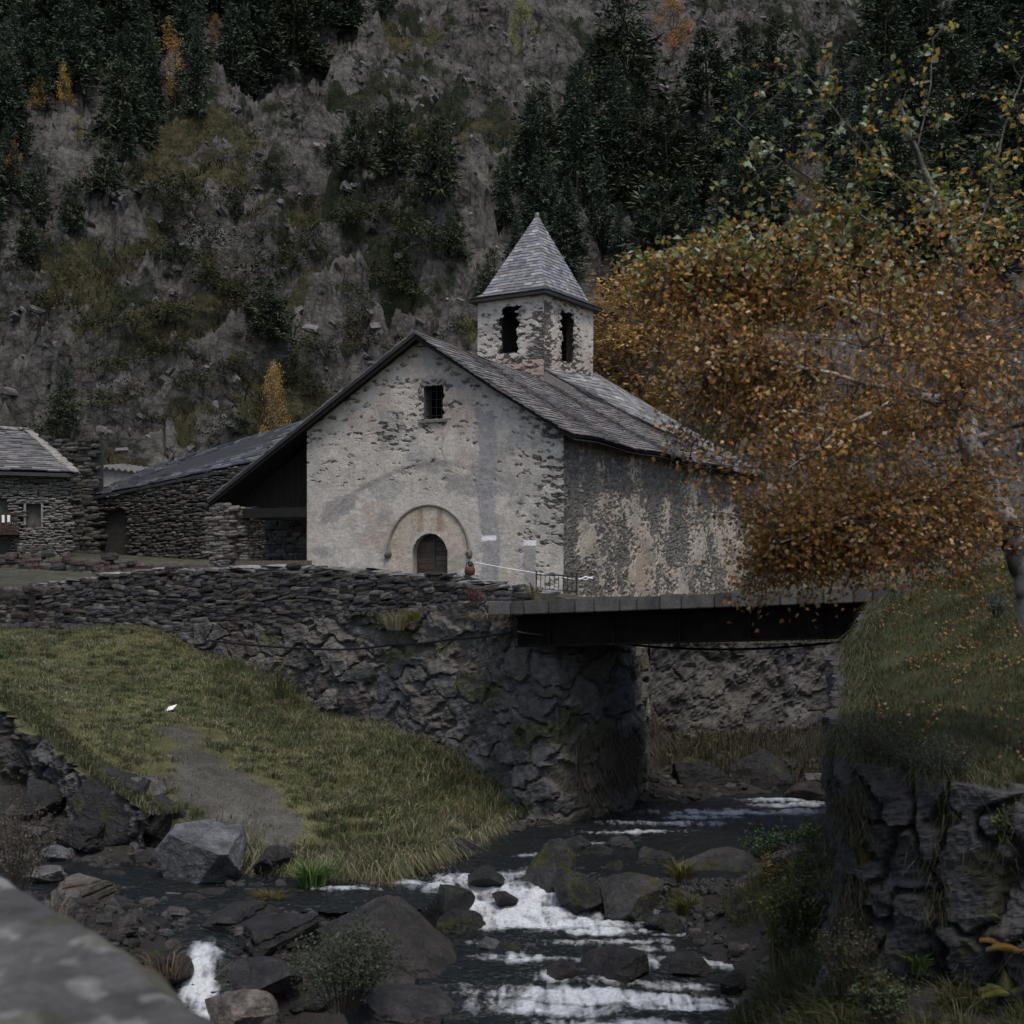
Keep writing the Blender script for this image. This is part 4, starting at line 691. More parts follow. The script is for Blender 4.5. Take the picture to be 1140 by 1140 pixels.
# ------------------------------------------------------------------ yard walls, retaining walls
BR = [(.040, .037, .035), (.060, .055, .050), (.080, .074, .068), (.050, .042, .036), (.095, .088, .08), (.055, .05, .055)]
off = A(.25, .42)
dl = [P(30, 650, 43.2), P(160, 650, 40.5), P(350, 640, 37.0), P(500, 645, 34.3), P(592, 661, 32.4)]; dl = [q + A(.22, .40, 0) for q in dl]
dz = [(HY_ - y) / F_ * d for y, d in ((654, 43.2), (637, 40.5), (634, 37.0), (645, 34.3), (661, 32.4))]
tag(make('dry_stone_wall', rubble(Path(dl, dz, [-1.75, -1.75, -1.25, -.95, -.75]), .75, .125, .40, BR, 81, .06, tmpl=ST3, capc=(.15, .145, .14), ragged=.07, tilt=.10), M_stone), 'long dark dry stone wall along the yard edge in front of the church', 'stone wall')
lw = Path([P(-120, 658, 45.2), P(40, 660, 42.9)], [-.50, -.48], [-1.9, -1.9]); tag(make('low_stone_wall', rubble(lw, .6, .16, .38, BR, 82, .05, ragged=.05), M_stone), 'low dry stone wall above the meadow at the left edge of the photo', 'stone wall')
bw_ = Path([P(-120, 620, 52.5), P(20, 618, 52), P(130, 624, 51), P(255, 634, 50)], [.85, .72, .5, .1], [-.5, -.5, -.5, -.5])
tag(make('back_stone_wall', rubble(bw_, .7, .2, .40, [(.075, .055, .048), (.055, .05, .047), (.09, .08, .07), (.06, .045, .04)], 83, .07, ragged=.12), M_stone), 'rough reddish dry stone wall further back in front of the barn and house', 'stone wall')
# flat pale slabs lying on top of the dry stone wall
def slab(c, half, rz, seed, col=(.20, .19, .18), tilt=0.04):
    r = np.random.default_rng(seed); return rock(c, half, seed, A(*col), rot=(r.normal() * tilt, r.normal() * tilt, rz), sub=3, facets=8, rough=.05)
pth = Path(dl, dz, dz)
for k, (u_, L_, lab) in enumerate([(3.4, 1.5, 'long pale slab lying on the left part of the yard wall'), (5.6, 1.0, 'pale slab on the yard wall below the barn wall'), (8.6, 1.3, 'broad pale slab on the yard wall below the porch pillar'), (10.1, 1.1, 'tilted pale slab on the yard wall beside the porch'), (13.4, .5, 'short tilted slab on the yard wall left of the church door')]):
    p_ = pth.at(np.array([u_]))[0]; tag(make('stone_slab', [slab(A(p_[0], p_[1] - .1, pth.top(np.array([u_]))[0] + .10), (L_ * .5, .42, .06), -.6, 600 + k)], M_stone), lab, 'stone slab')
pj = P(300, 628, 46); tag(make('timber_plank', [obox(P(262, 630, 45.5), P(342, 631, 44.5), .3, .28, .46) + (np.full((8, 3), 1.) * A(.10, .085, .07),)], M_wood), 'grey brown timber lying in the yard before the porch', 'plank')

RS = [(.060, .066, .080), (.085, .085, .088), (.105, .10, .093), (.070, .062, .055), (.12, .112, .10), (.05, .05, .052)]
rp = [P(150, 700, 40.8)] + WALL[3:5] + [P(596, 668, 31.9), P(620, 668, 31.5), P(655, 690, 32.1), P(690, 690, 33.1), P(710, 690, 34.4), P(718, 700, 36.6)]
rt = Path(rp, [-1.5, -1.1, -.62, -.60, -.60, -.62, -.66, -.8, -1.0], [-2.2, -4.2, -6.0, -6.4, -6.4, -6.4, -6.4, -6.3, -6.2])
tag(make('retaining_wall', [masonry(rt, .45, .04, (1.0, .62), RS, (.085, .079, .071), 91, .19, .16, .06, moss=(.05, .055, .022), big=.35)], M_stone, smooth=False), 'tall mortared boulder wall that carries the left end of the bridge', 'retaining wall')
fw = Path(FAR[3:], [-1.87, -1.87, -1.9, -1.9][:len(FAR[3:])], [-5.4] * len(FAR[3:])); fw = Path([FAR[2]] + FAR[3:], [-1.6, -1.87, -1.9, -1.9, -1.9], [-5.6, -5.4, -5.4, -5.4, -5.4])
tag(make('retaining_wall', [masonry(fw, .5, .06, (.85, 1.3), [(.055, .053, .054), (.075, .071, .067), (.095, .088, .08), (.042, .039, .037), (.065, .061, .064)], (.055, .05, .045), 93, .10, .22, .05, mort=False, big=.6, drips=(.105, .10, .098))], M_stone), 'rough far bank wall seen through the gap under the bridge', 'retaining wall')
ew = Path(EMB, [-2.55, -2.25, -2.75, -3.7, -4.5], [-5.2, -5.4, -5.6, -5.7, -5.6]); ew = Path([q + A(-.1, -.22, 0) for q in EMB], [(HY_ - y) / F_ * d + .02 for y, d in ((745, 33.5), (752, 31.8), (785, 30.2), (850, 28.3), (905, 27.2))], [-5.2, -5.4, -5.6, -5.8, -5.7])
tag(make('rock_embankment', [masonry(ew, .25, .045, (.9, 1.1), [(.05, .052, .056), (.07, .068, .068), (.085, .08, .078), (.04, .038, .036)], (.035, .032, .028), 94, .30, .30, .08, mort=False, topc=(.075, .078, .035), moss=(.045, .042, .02), big=.4)], M_stone), 'dark rocky embankment below the meadow at the left edge', 'embankment')
# right bank wall
rw = Path([q[:2] for q in RB[9::-1]], [q[2] + .02 for q in RB[9::-1]], [-5.6, -5.6, -5.6, -5.6, -5.6, -5.3, -5.2, -5.1, -4.7, -4.6])
tag(make('retaining_wall', [masonry(rw, .42, .04, (.75, 1.25), [(.046, .047, .053), (.034, .033, .034), (.058, .056, .058), (.026, .024, .023)], (.020, .017, .014), 95, .20, .20, .08, moss=(.032, .030, .014), big=.5, mort=False)], M_stone), 'dark overgrown rock wall along the right side of the stream', 'retaining wall')
# weathered parapet in the foreground
def parapet():
    p0, p1 = A(-4.28, 9.35), A(1.02, 1.4); L_ = np.linalg.norm(p1 - p0); t = (p1 - p0) / L_; n = A(t[1], -t[0]); u = np.linspace(0, L_, 240); v = np.linspace(0, 1.5, 50); U, V = np.meshgrid(u, v, indexing='ij')
    edge = .10 * (fbm(U * 1.2, 0, o=4, s=3) - .5); Z = -1.28 + .06 * (fbm(U * 1.5, V * 1.5, o=4, s=4) - .5) + .035 * (fbm(U * 6, V * 6, o=4, s=6) - .5) - .09 * sstep(.14, 0, V)
    XY = p0 + t * U[..., None] + n * (V + edge - .0)[..., None]
    c = A(.064, .062, .062) * (.55 + .9 * fbm(U * 3, V * 3, o=5, s=5))[..., None]; li = sstep(.60, .66, fbm(U * 5, V * 7, o=3, s=8)); c = lerpc(c, A(.20, .196, .19), li * .8); mo = .7 * sstep(.60, .68, fbm(U * 1.6, V * 1.6, o=4, s=9) + .12 * sstep(.3, .9, V) * sstep(3.6, 4.6, U) - .06); c = lerpc(c, A(.045, .05, .018), mo * .8)
    top = np.concatenate([XY, Z[..., None]], -1); low = top[:, :1].copy(); low[..., 2] = -7; lowb = top[:, -1:].copy(); lowb[..., 2] = -7; G = np.concatenate([low, top, lowb], 1); c = np.concatenate([c[:, :1], c, c[:, -1:]], 1)
    return G.reshape(-1, 3), gridf(240, 52), c.reshape(-1, 3)
tag(make('stone_parapet', [parapet()], M_conc, smooth=True), 'blurred grey lichened stone parapet in the near left foreground', 'parapet')

# ------------------------------------------------------------------ bridge
b0, b1 = A(-.52, 31.0), A(7.9, 26.7); bt = (b1 - b0) / np.linalg.norm(b1 - b0); zb = (-.60, -.18); up2 = lambda k: (zb[0] + k, zb[1] + k)
bridge = thing('footbridge', 'flat bridge with a stone kerb on dark steel girders over the stream', 'bridge', np.r_[b0, -.6])
make('deck', [obox(b0 + A(-bt[1], bt[0]) * .46, b1 + A(-bt[1], bt[0]) * .46, 3.2, up2(-.30), up2(-.06)) + (np.full((8, 3), .12),)], M_conc, bridge)
kb = []; L_ = np.linalg.norm(b1 - b0); u = 0; r = random.Random(9)
while u < L_:
    l = r.uniform(.35, .75); e = min(u + l - .015, L_); zz = lambda q: zb[0] + (zb[1] - zb[0]) * q / L_; k = r.uniform(-.02, .02); d = r.uniform(-.03, .03)
    nn = A(-bt[1], bt[0]); v, f = obox(b0 + bt * u + nn * d, b0 + bt * e + nn * d, .45, (zz(u) - .30, zz(e) - .30), (zz(u) + .0 + k, zz(e) + k)); kb.append((v, f, np.full((8, 3), 1.) * A(.088, .083, .076) * r.uniform(.7, 1.2))); u += l
kerb = make('kerb', kb, M_conc, bridge); bm = bmesh.new(); bm.from_mesh(kerb.data); bmesh.ops.bevel(bm, geom=bm.edges[:], offset=.02, segments=2, affect='EDGES'); bm.to_mesh(kerb.data); bm.free()
for off_ in (.22, 3.0):
    nn = A(-bt[1], bt[0]); g0, g1 = b0 + bt * .55 + nn * off_, b1 + nn * off_
    make('girder', [obox(g0 + nn * .12, g1 + nn * .12, .04, up2(-.96), up2(-.302)), obox(g0, g1, .28, up2(-1.0), up2(-.962)), obox(g0, g1, .28, up2(-.345), up2(-.303))] + [obox(g0 + bt * k + nn * .01, g0 + bt * (k + .03) + nn * .01, .11, zb[0] + (zb[1] - zb[0]) * k / L_ - .95, zb[0] + (zb[1] - zb[0]) * k / L_ - .35) for k in np.arange(.8, 8.4, 1.5)], M_rust, bridge)
for k in (1.5, 3.6, 5.7, 7.8):
    make('cross_beam', [obox(b0 + bt * k + nn * .36, b0 + bt * (k + .16) + nn * .36, 1.72, -.9, -.62)], M_rust, bridge)
def cable(pts, sag, name, lab):
    pts = [np.asarray(p) for p in pts]; q = []
    for a, b in zip(pts[:-1], pts[1:]):
        for t in np.linspace(0, 1, 14)[:-1]: q.append(a + (b - a) * t - A(0, 0, sag * 4 * t * (1 - t)))
    q.append(pts[-1]); v, f = tube(q, .028, 6); return tag(make(name, [(v, f)], M_cable, smooth=True), lab, 'cable')
cable([P(690, 716, 32.6), P(760, 722, 32), P(850, 722, 30.5), P(965, 711, 27.5)], .02, 'cable', 'black cable sagging below the bridge girder')
wo = lambda px, py, d: P(px, py, d) + A(-.1, -.42, 0)
cable([wo(240, 712, 38.6), wo(370, 722, 36.6), wo(440, 717, 35.2), wo(510, 710, 34), wo(575, 702, 32.4)], .04, 'cable', 'black cable clipped along the face of the boulder retaining wall')
cable([P(576, 703, 31.1) - A(0, .3, 0), P(640, 708, 30.8)], .03, 'cable', 'thin loose wire hanging under the left end of the bridge')
# white rope, lamp post with pot, iron gate by the church corner
rope = tube([P(529, 626, 41.5), P(560, 632, 41), P(600, 638.5, 40.5), P(640, 645, 40)], .013, 6); tag(make('rope', [rope], M_white, smooth=True), 'thin white rope strung across the church front to the gate', 'rope')
rk = P(652, 644, 40); tag(make('rope_bundle', [tube([rk + A(-.18, 0, -.03), rk + A(0, .02, .05), rk + A(.2, 0, 0)], .02, 6), tube([rk + A(-.2, 0, .0), rk + A(0, .1, -.04), rk + A(.22, .05, .06)], .016, 6)], M_white, smooth=True), 'knotted white rope end lying on the gate beside the bridge', 'rope')
pp = P(523, 640, 34.2); post = thing('lamp_post', 'short thin post with a round terracotta pot in front of the church door', 'post', pp - A(0, 0, .6))
make('pole', [tube([pp - A(0, 0, .7), pp + A(0, 0, -.02)], .022, 8) + (np.full((16, 3), .12),)], M_conc, post)
pr = [(.02, -.02), (.11, 0), (.135, .08), (.12, .17), (.09, .2)]; v, f = [], []
for rr, zz in pr: v += [pp + A(rr * math.cos(a), rr * math.sin(a), zz) for a in np.linspace(0, 2 * math.pi, 13)[:-1]]
f = np.array([[i * 12 + j, i * 12 + (j + 1) % 12, i * 12 + 12 + (j + 1) % 12, i * 12 + 12 + j] for i in range(4) for j in range(12)]); pot = make('pot', [(np.array(v), f)], M_red, post, smooth=True)
make('handle', [tube([pp + A(.09 * math.cos(a), 0, .19 + .13 * math.sin(a)) for a in np.linspace(0, math.pi, 9)], .014, 6)], M_iron, pot); make('lid', [rock(pp + A(0, 0, .24), (.07, .07, .07), 2, A(.02, .02, .02), sub=2, facets=3, rough=.03)], M_iron, pot)
g0 = P(597, 660, 40.2); g1 = P(642, 662, 39.8); gate = thing('iron_gate', 'low black iron gate beside the church corner above the bridge', 'gate', g0)
make('gate_frame', [tube([g0, g0 + A(0, 0, .62)], .022, 6), tube([g1, g1 + A(0, 0, .62)], .022, 6), tube([g0 + A(0, 0, .52), g1 + A(0, 0, .52)], .018, 6), tube([g0 + A(0, 0, .10), g1 + A(0, 0, .10)], .018, 6)], M_iron, gate)
for k in range(1, 9): make('bar', [tube([g0 + (g1 - g0) * k / 9 + A(0, 0, .10), g0 + (g1 - g0) * k / 9 + A(0, 0, .56)], .012, 5)], M_iron, gate)
pc_ = P(190, 787, 33.2); pz = float(ground(pc_[0], pc_[1])); tag(make('paper_sheet', [hexa([A(pc_[0] + a * .10 + b * .03, pc_[1] + b * .09, pz + .07 + .03 * a + .05 * b + c * .01) for a in (-1, 1) for b in (-1, 1) for c in (0, 1)])], M_white), 'crumpled white paper lying on the grass of the meadow', 'paper')
# ------------------------------------------------------------------ boulders
MOSS = (.038, .042, .008)
def boulder(px, py, w_, h_, d, col, lab, seed, moss=0.0, rot=None, facets=12, rough=.14, strata=0.0, dep=None, group=None, name='boulder', planes=()):
    k = d / F_; hx = w_ * k / 2; hz = h_ * k / 2 * 1.12; hy = dep if dep else (hx + hz) / 2
    v, f, c = rock(P(px, py, d) + A(0, hy * .4, -.03), (hx, hy, hz), seed, A(*col) * (.42 if max(col) < .12 else .75), MOSS, moss, rot if rot else (0, 0, 0), 5 if w_ > 55 else 4, facets, rough, strata, planes)
    return tag(make(name, [(v, f, c)], M_rock), lab, 'rock' if name == 'rock' else 'boulder', group)
G1, G2, G3, BN, TN = (.105, .11, .12), (.055, .055, .058), (.080, .076, .075), (.060, .048, .042), (.17, .15, .13)
B = boulder
B(214, 947, 100, 84, 25.2, (.15, .155, .162), 'large pale grey angular boulder at the end of the gravel path', 101, 0, (0, 0, 0), 7, .06, planes=[((.30, -.30, .90), .40), ((-.30, -.93, -.12), .42), ((.97, -.10, .15), .72), ((-.80, -.15, .55), .62), ((.5, -.7, -.5), .7)])
B(176, 912, 56, 46, 27.2, (.075, .07, .068), 'dark rock closing the end of the embankment beside the path', 169, .1)
B(450, 1056, 235, 130, 22.0, (.085, .077, .072), 'long dark slanting slab left of the cascade', 102, .0, (0, 0, -.1), 7, .12, .03, dep=1.0, planes=[((.72, -.1, .70), .18), ((.1, -.75, .5), .55), ((-.5, -.2, .8), .5), ((.9, -.4, -.1), .7)])
B(262, 1126, 88, 44, 18.5, (.19, .165, .145), 'pale tan boulder below the small waterfall', 103, 0, (.1, .1, .2), 10, .06)
B(452, 1128, 150, 62, 19.0, (.095, .088, .088), 'broad smooth grey rock at the bottom edge below the green bush', 104, 0, (0, .1, .1), 12, .07)
B(614, 973, 62, 72, 26.2, G3, 'mossy grey topped boulder on the right lip of the cascade', 105, .5, (.1, 0, .3), 10)
B(650, 996, 58, 66, 25.3, G2, 'leaning dark slab with yellow moss right of the cascade', 106, .55, (.1, -.5, .2), 8)
B(706, 1004, 66, 66, 25.0, (.10, .095, .092), 'rounded grey boulder with a moss rim in midstream', 107, .35, (.1, .25, .5), 12, .07)
B(746, 1036, 52, 42, 24.3, G2, 'dark wet boulder right of the rounded grey boulder', 108, .2, None, 10)
B(806, 985, 125, 72, 26.6, (.095, .088, .084), 'broad flat grey brown boulder between grass tufts on the right of the stream', 109, .3, (.1, .1, .2), 9, .05)
B(503, 1006, 50, 44, 24.6, G2, 'pointed dark rock standing in the white water of the cascade', 110, .15, None, 8, .08, name='rock')
B(512, 1036, 62, 40, 23.9, (.045, .043, .040), 'dark block just below the cascade at the slab end', 111, .35, None, 8)
B(543, 1052, 28, 18, 23.2, G1, 'small smooth blue grey stone beside the slab tip', 112, 0, None, 12, .04, name='rock')
B(566, 1064, 34, 40, 23.0, G2, 'small dark stone touching the white water near the slab tip', 113, .15, name='rock')
B(500, 946, 62, 42, 28.2, G2, 'dark boulder under the overhanging grass at the head of the cascade', 114, .1)
B(688, 1082, 80, 44, 21.9, (.045, .042, .042), 'low wet boulder with water sheeting over it in the lower rapids', 115, 0, None, 14, .05)
B(628, 1086, 46, 36, 21.8, (.06, .05, .045), 'brown wet stone in the lower rapids left of the wet boulder', 116, 0, name='rock')
B(770, 1078, 70, 30, 22.2, (.05, .046, .046), 'flat wet stone at the right end of the lower rapids', 117, 0, name='rock')
B(818, 1092, 34, 24, 21.5, (.03, .03, .03), 'small black stone under the grass on the right of the lower rapids', 118, 0, name='rock')
B(895, 1122, 120, 46, 18.2, (.08, .078, .08), 'grey layered rock at the bottom right of the stream', 119, .1, (.05, .05, .1), 9)
B(84, 1002, 100, 46, 23.0, (.16, .14, .115), 'tan tilted slab near the foreground parapet', 121, 0, (.1, -.22, .2), 8, .07, .1)
B(188, 1005, 56, 20, 24.2, (.14, .14, .145), 'flat pale stone in the side pool below the large angular boulder', 122, 0, None, 10, name='rock')
B(180, 1022, 52, 20, 23.6, (.095, .088, .088), 'second flat stone in the side pool nearer the waterfall', 123, 0, None, 10, name='rock')
B(232, 1000, 66, 22, 24.5, (.07, .062, .060), 'flat dark stone right of the pale stone in the side pool', 124, 0, None, 10, name='rock')
B(262, 1040, 105, 56, 22.4, (.055, .05, .048), 'dark layered boulder right of the small waterfall', 125, .1, (.1, -.15, .2), 9, .1, .15)
B(298, 1056, 120, 64, 21.5, (.045, .042, .040), 'black undercut boulder behind the green bush', 126, .1, (.1, -.2, .1), 9, .1, .15)
B(294, 1090, 84, 38, 20.4, (.085, .078, .080), 'purple grey block below the black undercut boulder', 127, 0, (.05, .2, .1), 9, .06)
B(180, 1082, 60, 46, 20.9, (.05, .045, .044), 'dark rock on the left lip of the small waterfall', 128, .1)
B(275, 1012, 40, 24, 24.2, (.10, .09, .088), 'small grey stone beside the tuft left of the bright green plant', 129, 0, name='rock')
B(60, 952, 34, 20, 25.4, (.13, .13, .135), 'small pale stone at the left edge of the side channel', 130, 0, name='rock')
B(52, 970, 52, 18, 24.8, (.15, .145, .135), 'flat pale stone left of the tan tilted slab', 131, 0, name='rock')
B(72, 995, 30, 16, 23.9, (.12, .125, .135), 'little blue grey stone behind the tan tilted slab', 132, 0, name='rock')
B(160, 958, 44, 26, 26.4, G3, 'grey stone in the dark water left of the large angular boulder', 133, 0, name='rock')
B(122, 905, 120, 96, 27.6, (.062, .060, .062), 'big dark angular boulder at the foot of the meadow embankment', 134, .15, (.1, .35, .2), 9, .07)
B(155, 880, 66, 40, 27.9, (.16, .15, .135), 'light topped rock crowning the embankment beside the path', 135, .1, (.2, .35, .1), 9, .06)
B(44, 895, 60, 50, 28.0, (.055, .053, .053), 'dark rock low in the embankment at the left edge', 136, .1)
B(90, 930, 60, 40, 27.0, (.048, .046, .046), 'dark low rock left of the big angular boulder', 137, .1)
B(300, 960, 48, 44, 26.0, (.075, .07, .068), 'grey rock beside the bright green plant', 138, .2)
B(850, 868, 86, 72, 36.2, (.045, .043, .043), 'large dark boulder below the far bank', 142, .05, None, 10)
B(775, 875, 80, 60, 35.5, (.04, .038, .037), 'dark low boulder under the far bank left of the large one', 143, .05, None, 10)
B(906, 885, 62, 28, 34.2, (.085, .062, .050), 'reddish brown flat rock splitting the upper rapid', 144, 0, (0, -.2, 0), 9, name='rock')
B(912, 867, 50, 14, 35.3, (.16, .155, .145), 'pale flat slab lying above the upper rapid', 145, 0, (0, .1, 0), 9, .05, name='rock')
B(935, 900, 36, 22, 33.6, (.06, .045, .04), 'brown wet stone at the right end of the upper rapid', 146, 0, name='rock')
B(660, 952, 44, 22, 28.0, (.05, .046, .045), 'small dark stone with dead leaves upstream of the mossy boulders', 147, .1, name='rock')
B(694, 940, 34, 20, 28.6, (.10, .095, .095), 'small pale topped stone in the calm water below the bridge', 148, 0, name='rock')
B(716, 975, 58, 34, 27.0, (.055, .052, .055), 'bluish dark stone behind the rounded grey boulder', 149, 0, name='rock')
B(884, 960, 80, 40, 27.2, (.06, .055, .052), 'dark flat rock under the leafy plants on the right', 150, .1, name='rock')
B(920, 925, 60, 30, 29.4, (.075, .07, .068), 'grey rock at the foot of the right wall', 151, .1, name='rock')
B(735, 962, 50, 40, 27.4, G3, 'grey stone between the calm water and the mossy yellow tuft', 160, .3)
B(768, 1012, 64, 50, 25.6, (.09, .085, .08), 'mossy boulder wedged under the flat grey brown boulder', 161, .6)
B(842, 1010, 66, 56, 25.2, G3, 'dark mossy boulder at the right end of the boulder row', 162, .5)
B(680, 975, 44, 36, 26.6, G2, 'dark boulder squeezed behind the leaning mossy slab', 163, .3)
B(800, 1045, 56, 36, 23.9, G2, 'dark wet boulder just above the right end of the lower rapids', 164, .3)
B(640, 940, 40, 20, 28.6, G2, 'flat dark stone at the lip upstream of the mossy topped boulder', 165, .1, name='rock')
B(560, 1000, 34, 22, 25.2, (.05, .048, .05), 'wet stone with white water running over it in the middle of the cascade', 166, 0, name='rock')
B(540, 978, 44, 26, 26.0, (.05, .048, .05), 'dark ledge stone at the top of the cascade', 167, 0, name='rock')
B(868, 1040, 50, 50, 23.6, G3, 'grey boulder half hidden by the tall mixed bush', 168, .4)
r = random.Random(77); kq = 0
while kq < 75:
    t = r.random(); px, py, d = (r.uniform(470, 930), r.uniform(905, 1130), 0) if t < .6 else (r.uniform(20, 360), r.uniform(950, 1120), 0)
    d = 1566 * 5.75 / (py - 640); q = P(px, py, d); wl, wd_ = wlevel(q[None, :1], q[None, 1:2]); gz = float(ground(q[0], q[1])); wl = float(wl[0, 0]); kq += 1
    if gz > wl + .5: continue
    s_ = r.uniform(.07, .22); v, f, c = rock((q[0], q[1], max(gz, wl - .12) + s_ * .2), (s_ * r.uniform(1, 1.6), s_, s_ * .7), 900 + kq, A(*r.choice([G2, G3, BN, (.045, .044, .045)])) * .6, MOSS, r.choice([0, 0, .3]), None, 3, 9)
    tag(make('rock', [(v, f, c)], M_rock), 'small dark wet stone lying loose in the stream bed', 'rock', 'small stones in the stream bed')

# ------------------------------------------------------------------ trees
def spray(c, dr, L_, W_, r):
    """one needle spray quad pair"""
    dr = dr / (np.linalg.norm(dr) + 1e-9); s = np.cross(dr, A(0, 0, 1.0)); s /= np.linalg.norm(s) + 1e-9; s = s * math.cos(r) + np.cross(dr, s) * math.sin(r)
    return [c, c + dr * L_ * .45 + s * W_, c + dr * L_, c + dr * L_ * .45 - s * W_]
def conifer(seed, rad=.22, layers=20, shape=.8, gap=.08, cols=((.036, .053, .038), (.054, .074, .051), (.078, .098, .066)), base=.06):
    r = np.random.default_rng(seed); Q, C = [], []; cols = np.asarray(cols)
    for k in range(layers):
        z = base + (1 - base) * (k / layers) ** .92; R_ = rad * (1 - z) ** shape * r.uniform(.75, 1.15) + .012; nb = 9 if z < .7 else 6
        for j in range(nb):
            if r.random() < gap: continue
            a = r.uniform(0, 6.28); R2 = R_ * r.uniform(.55, 1.15); dz = r.uniform(-.28, .12) if z < .75 else r.uniform(0, .5); dr = A(math.cos(a), math.sin(a), dz)
            tone = cols[r.integers(3)] * r.uniform(.7, 1.35)
            for q in range(26):
                t = r.uniform(.10, 1.0) ** .8; c = A(0, 0, z) + dr * R2 * t + r.normal(size=3) * A(.012, .012, .016); d2 = dr + r.normal(size=3) * A(.6, .6, .45)
                Q.append(spray(c, d2, R2 * r.uniform(.16, .36) + .012, R2 * .030 + .0032, r.uniform(-1.2, 1.2))); C.append(tone)
    Q = np.array(Q); N = len(Q); return Q.reshape(-1, 3), np.arange(4 * N).reshape(N, 4), np.repeat(np.array(C), 4, 0)
def broad(seed, cols, n=1500, shape='oval', leaf=.03, clumps=34):
    r = np.random.default_rng(seed); cl = []
    while len(cl) < clumps:
        z = r.uniform(.18, 1.0); R_ = (.27 * math.sin(math.pi * min(1, (z - .1) / .95)) ** .7 if shape == 'oval' else .30 * (1 - z) ** .8 + .02); a = r.uniform(0, 6.28); q = R_ * math.sqrt(r.random()); cl.append((q * math.cos(a), q * math.sin(a), z))
    cl = np.array(cl); i = r.integers(len(cl), size=n); c = cl[i] + r.normal(size=(n, 3)) * A(.045, .045, .05); tone = r.uniform(.6, 1.3, len(cl))
    cc = np.asarray(cols)[r.integers(len(cols), size=n)] * tone[i][:, None] * r.uniform(.75, 1.25, n)[:, None]; V, Fc, C = leafq(c, np.full(n, leaf) * r.uniform(.6, 1.5, n), cc, seed, .2, .55); return (V, Fc, C), cl
def trunk_of(cl=None, rad=.018, col=(.05, .04, .033)):
    it = [tube([(0, 0, -.08), (.004, 0, .3), (0, .004, .65), (0, 0, .97)], [rad, rad * .8, rad * .5, rad * .15], 6)]
    if cl is not None:
        for q in cl[::2]: it.append(tube([(0, 0, max(.08, q[2] - .25)), q * .6 + A(0, 0, max(.08, q[2] - .25) * .4), q], [.006, .004, .002], 4))
    return [t + (np.full((len(t[0]), 3), 1.) * A(*col),) for t in it]
def proto(name, crown, trunk, lab, cat, group):
    o = thing(name, lab, cat, (0, 0, 0), group); make('trunk', trunk, M_bark, o); make('crown', [crown], M_needle if 'conif' in name or 'pine' in name else M_leaf, o); return o
PLACED = {}
def place(pr, base, h, r, wide=1.0, label=None, group=None):
    k = h * wide * r.uniform(.85, 1.2); loc = base - A(0, 0, .02 * h); rz = r.uniform(0, 6.28)
    if pr.name not in PLACED: PLACED[pr.name] = 1; o = pr; o.location = tuple(loc); o.rotation_euler = (0, 0, rz); o.scale = (k, k, h)
    else: o = dup(pr, loc, rz, (k, k, h), None, (r.uniform(-.05, .05), r.uniform(-.05, .05)))
    if label: o['label'] = label
    if group: o['group'] = group
    elif group == '' and 'group' in o: del o['group']
    return o
con = [proto('conifer', conifer(200 + k, [.20, .24, .17, .22, .27][k], [26, 24, 28, 25, 22][k], [.8, .7, .9, .75, .6][k], [.05, .1, .05, .08, .15][k]), trunk_of(rad=.014), 'x x x x', 'conifer', 'g') for k in range(5)]
pin = [proto('pine', conifer(220 + k, [.34, .40, .30][k], 19, .45, .15, ((.032, .044, .028), (.048, .062, .038), (.070, .082, .048)), .16), trunk_of(rad=.02), 'x x x x', 'pine', 'g') for k in range(3)]
r = random.Random(5)
def fill(poly, n, sp, hpx, protos, lab, group, wide=1.0):
    poly = np.asarray(poly, float); pts = []; tries = 0; x0, y0 = poly.min(0); x1, y1 = poly.max(0)
    while len(pts) < n and tries < 6000:
        tries += 1; p = (r.uniform(x0, x1), r.uniform(y0, y1))
        if not inpoly(A(p[0]), A(p[1]), np.c_[poly])[0]: continue
        if any(abs(p[0] - q[0]) < 19 and -5 < p[1] - q[1] < 105 for q in [(195, 120), (188, 62), (42, 128), (73, 128), (14, 225), (108, 95), (86, 160), (240, 55), (582, 70), (750, 72), (664, 168)]): continue
        if any(abs(p[0] - q[0]) / sp[0] + abs(p[1] - q[1]) / sp[1] < 1 for q in pts): continue
        pts.append(p)
    b = ray_hill(np.array([p[0] for p in pts]), np.array([p[1] for p in pts]))
    for p, q in zip(pts, b): place(r.choice(protos), q, r.uniform(*hpx) * q[1] / F_, r, wide, lab, group)
fill([(-40, -10), (-40, 300), (0, 285), (55, 245), (120, 205), (185, 150), (250, 128), (315, 85), (395, 50), (440, 5), (430, -20), (430, 30)], 115, (22, 17), (62, 118), con + con + pin[:1], 'dark conifer of the dense wood on the upper left slope', 'conifers of the upper left wood')
fill([(-40, 20), (380, 20), (380, -25), (-40, -25)], 30, (26, 20), (70, 110), con, 'dark conifer of the dense wood on the upper left slope', 'conifers of the upper left wood')
fill([(545, 330), (560, 250), (575, 200), (640, 130), (720, 105), (900, 120), (1190, 130), (1190, 330), (1000, 350), (700, 350), (650, 330), (600, 345)], 85, (32, 24), (80, 150), con + pin, 'dark tree of the mixed wood on the slope behind the birch', 'trees of the wood behind the birch')
fill([(960, 120), (980, 40), (1190, 20), (1190, 130)], 16, (34, 26), (90, 140), con, 'dark tree of the mixed wood on the slope behind the birch', 'trees of the wood behind the birch')
def one(px, py, hpx, pr, lab, wide=1.0, group=None):
    b = ray_hill(A(float(px)), A(float(py)))[0]; o = place(pr, b, hpx * b[1] / F_, r, wide, lab, None)
    if 'group' in o: del o['group']
    if group: o['group'] = group
    return o
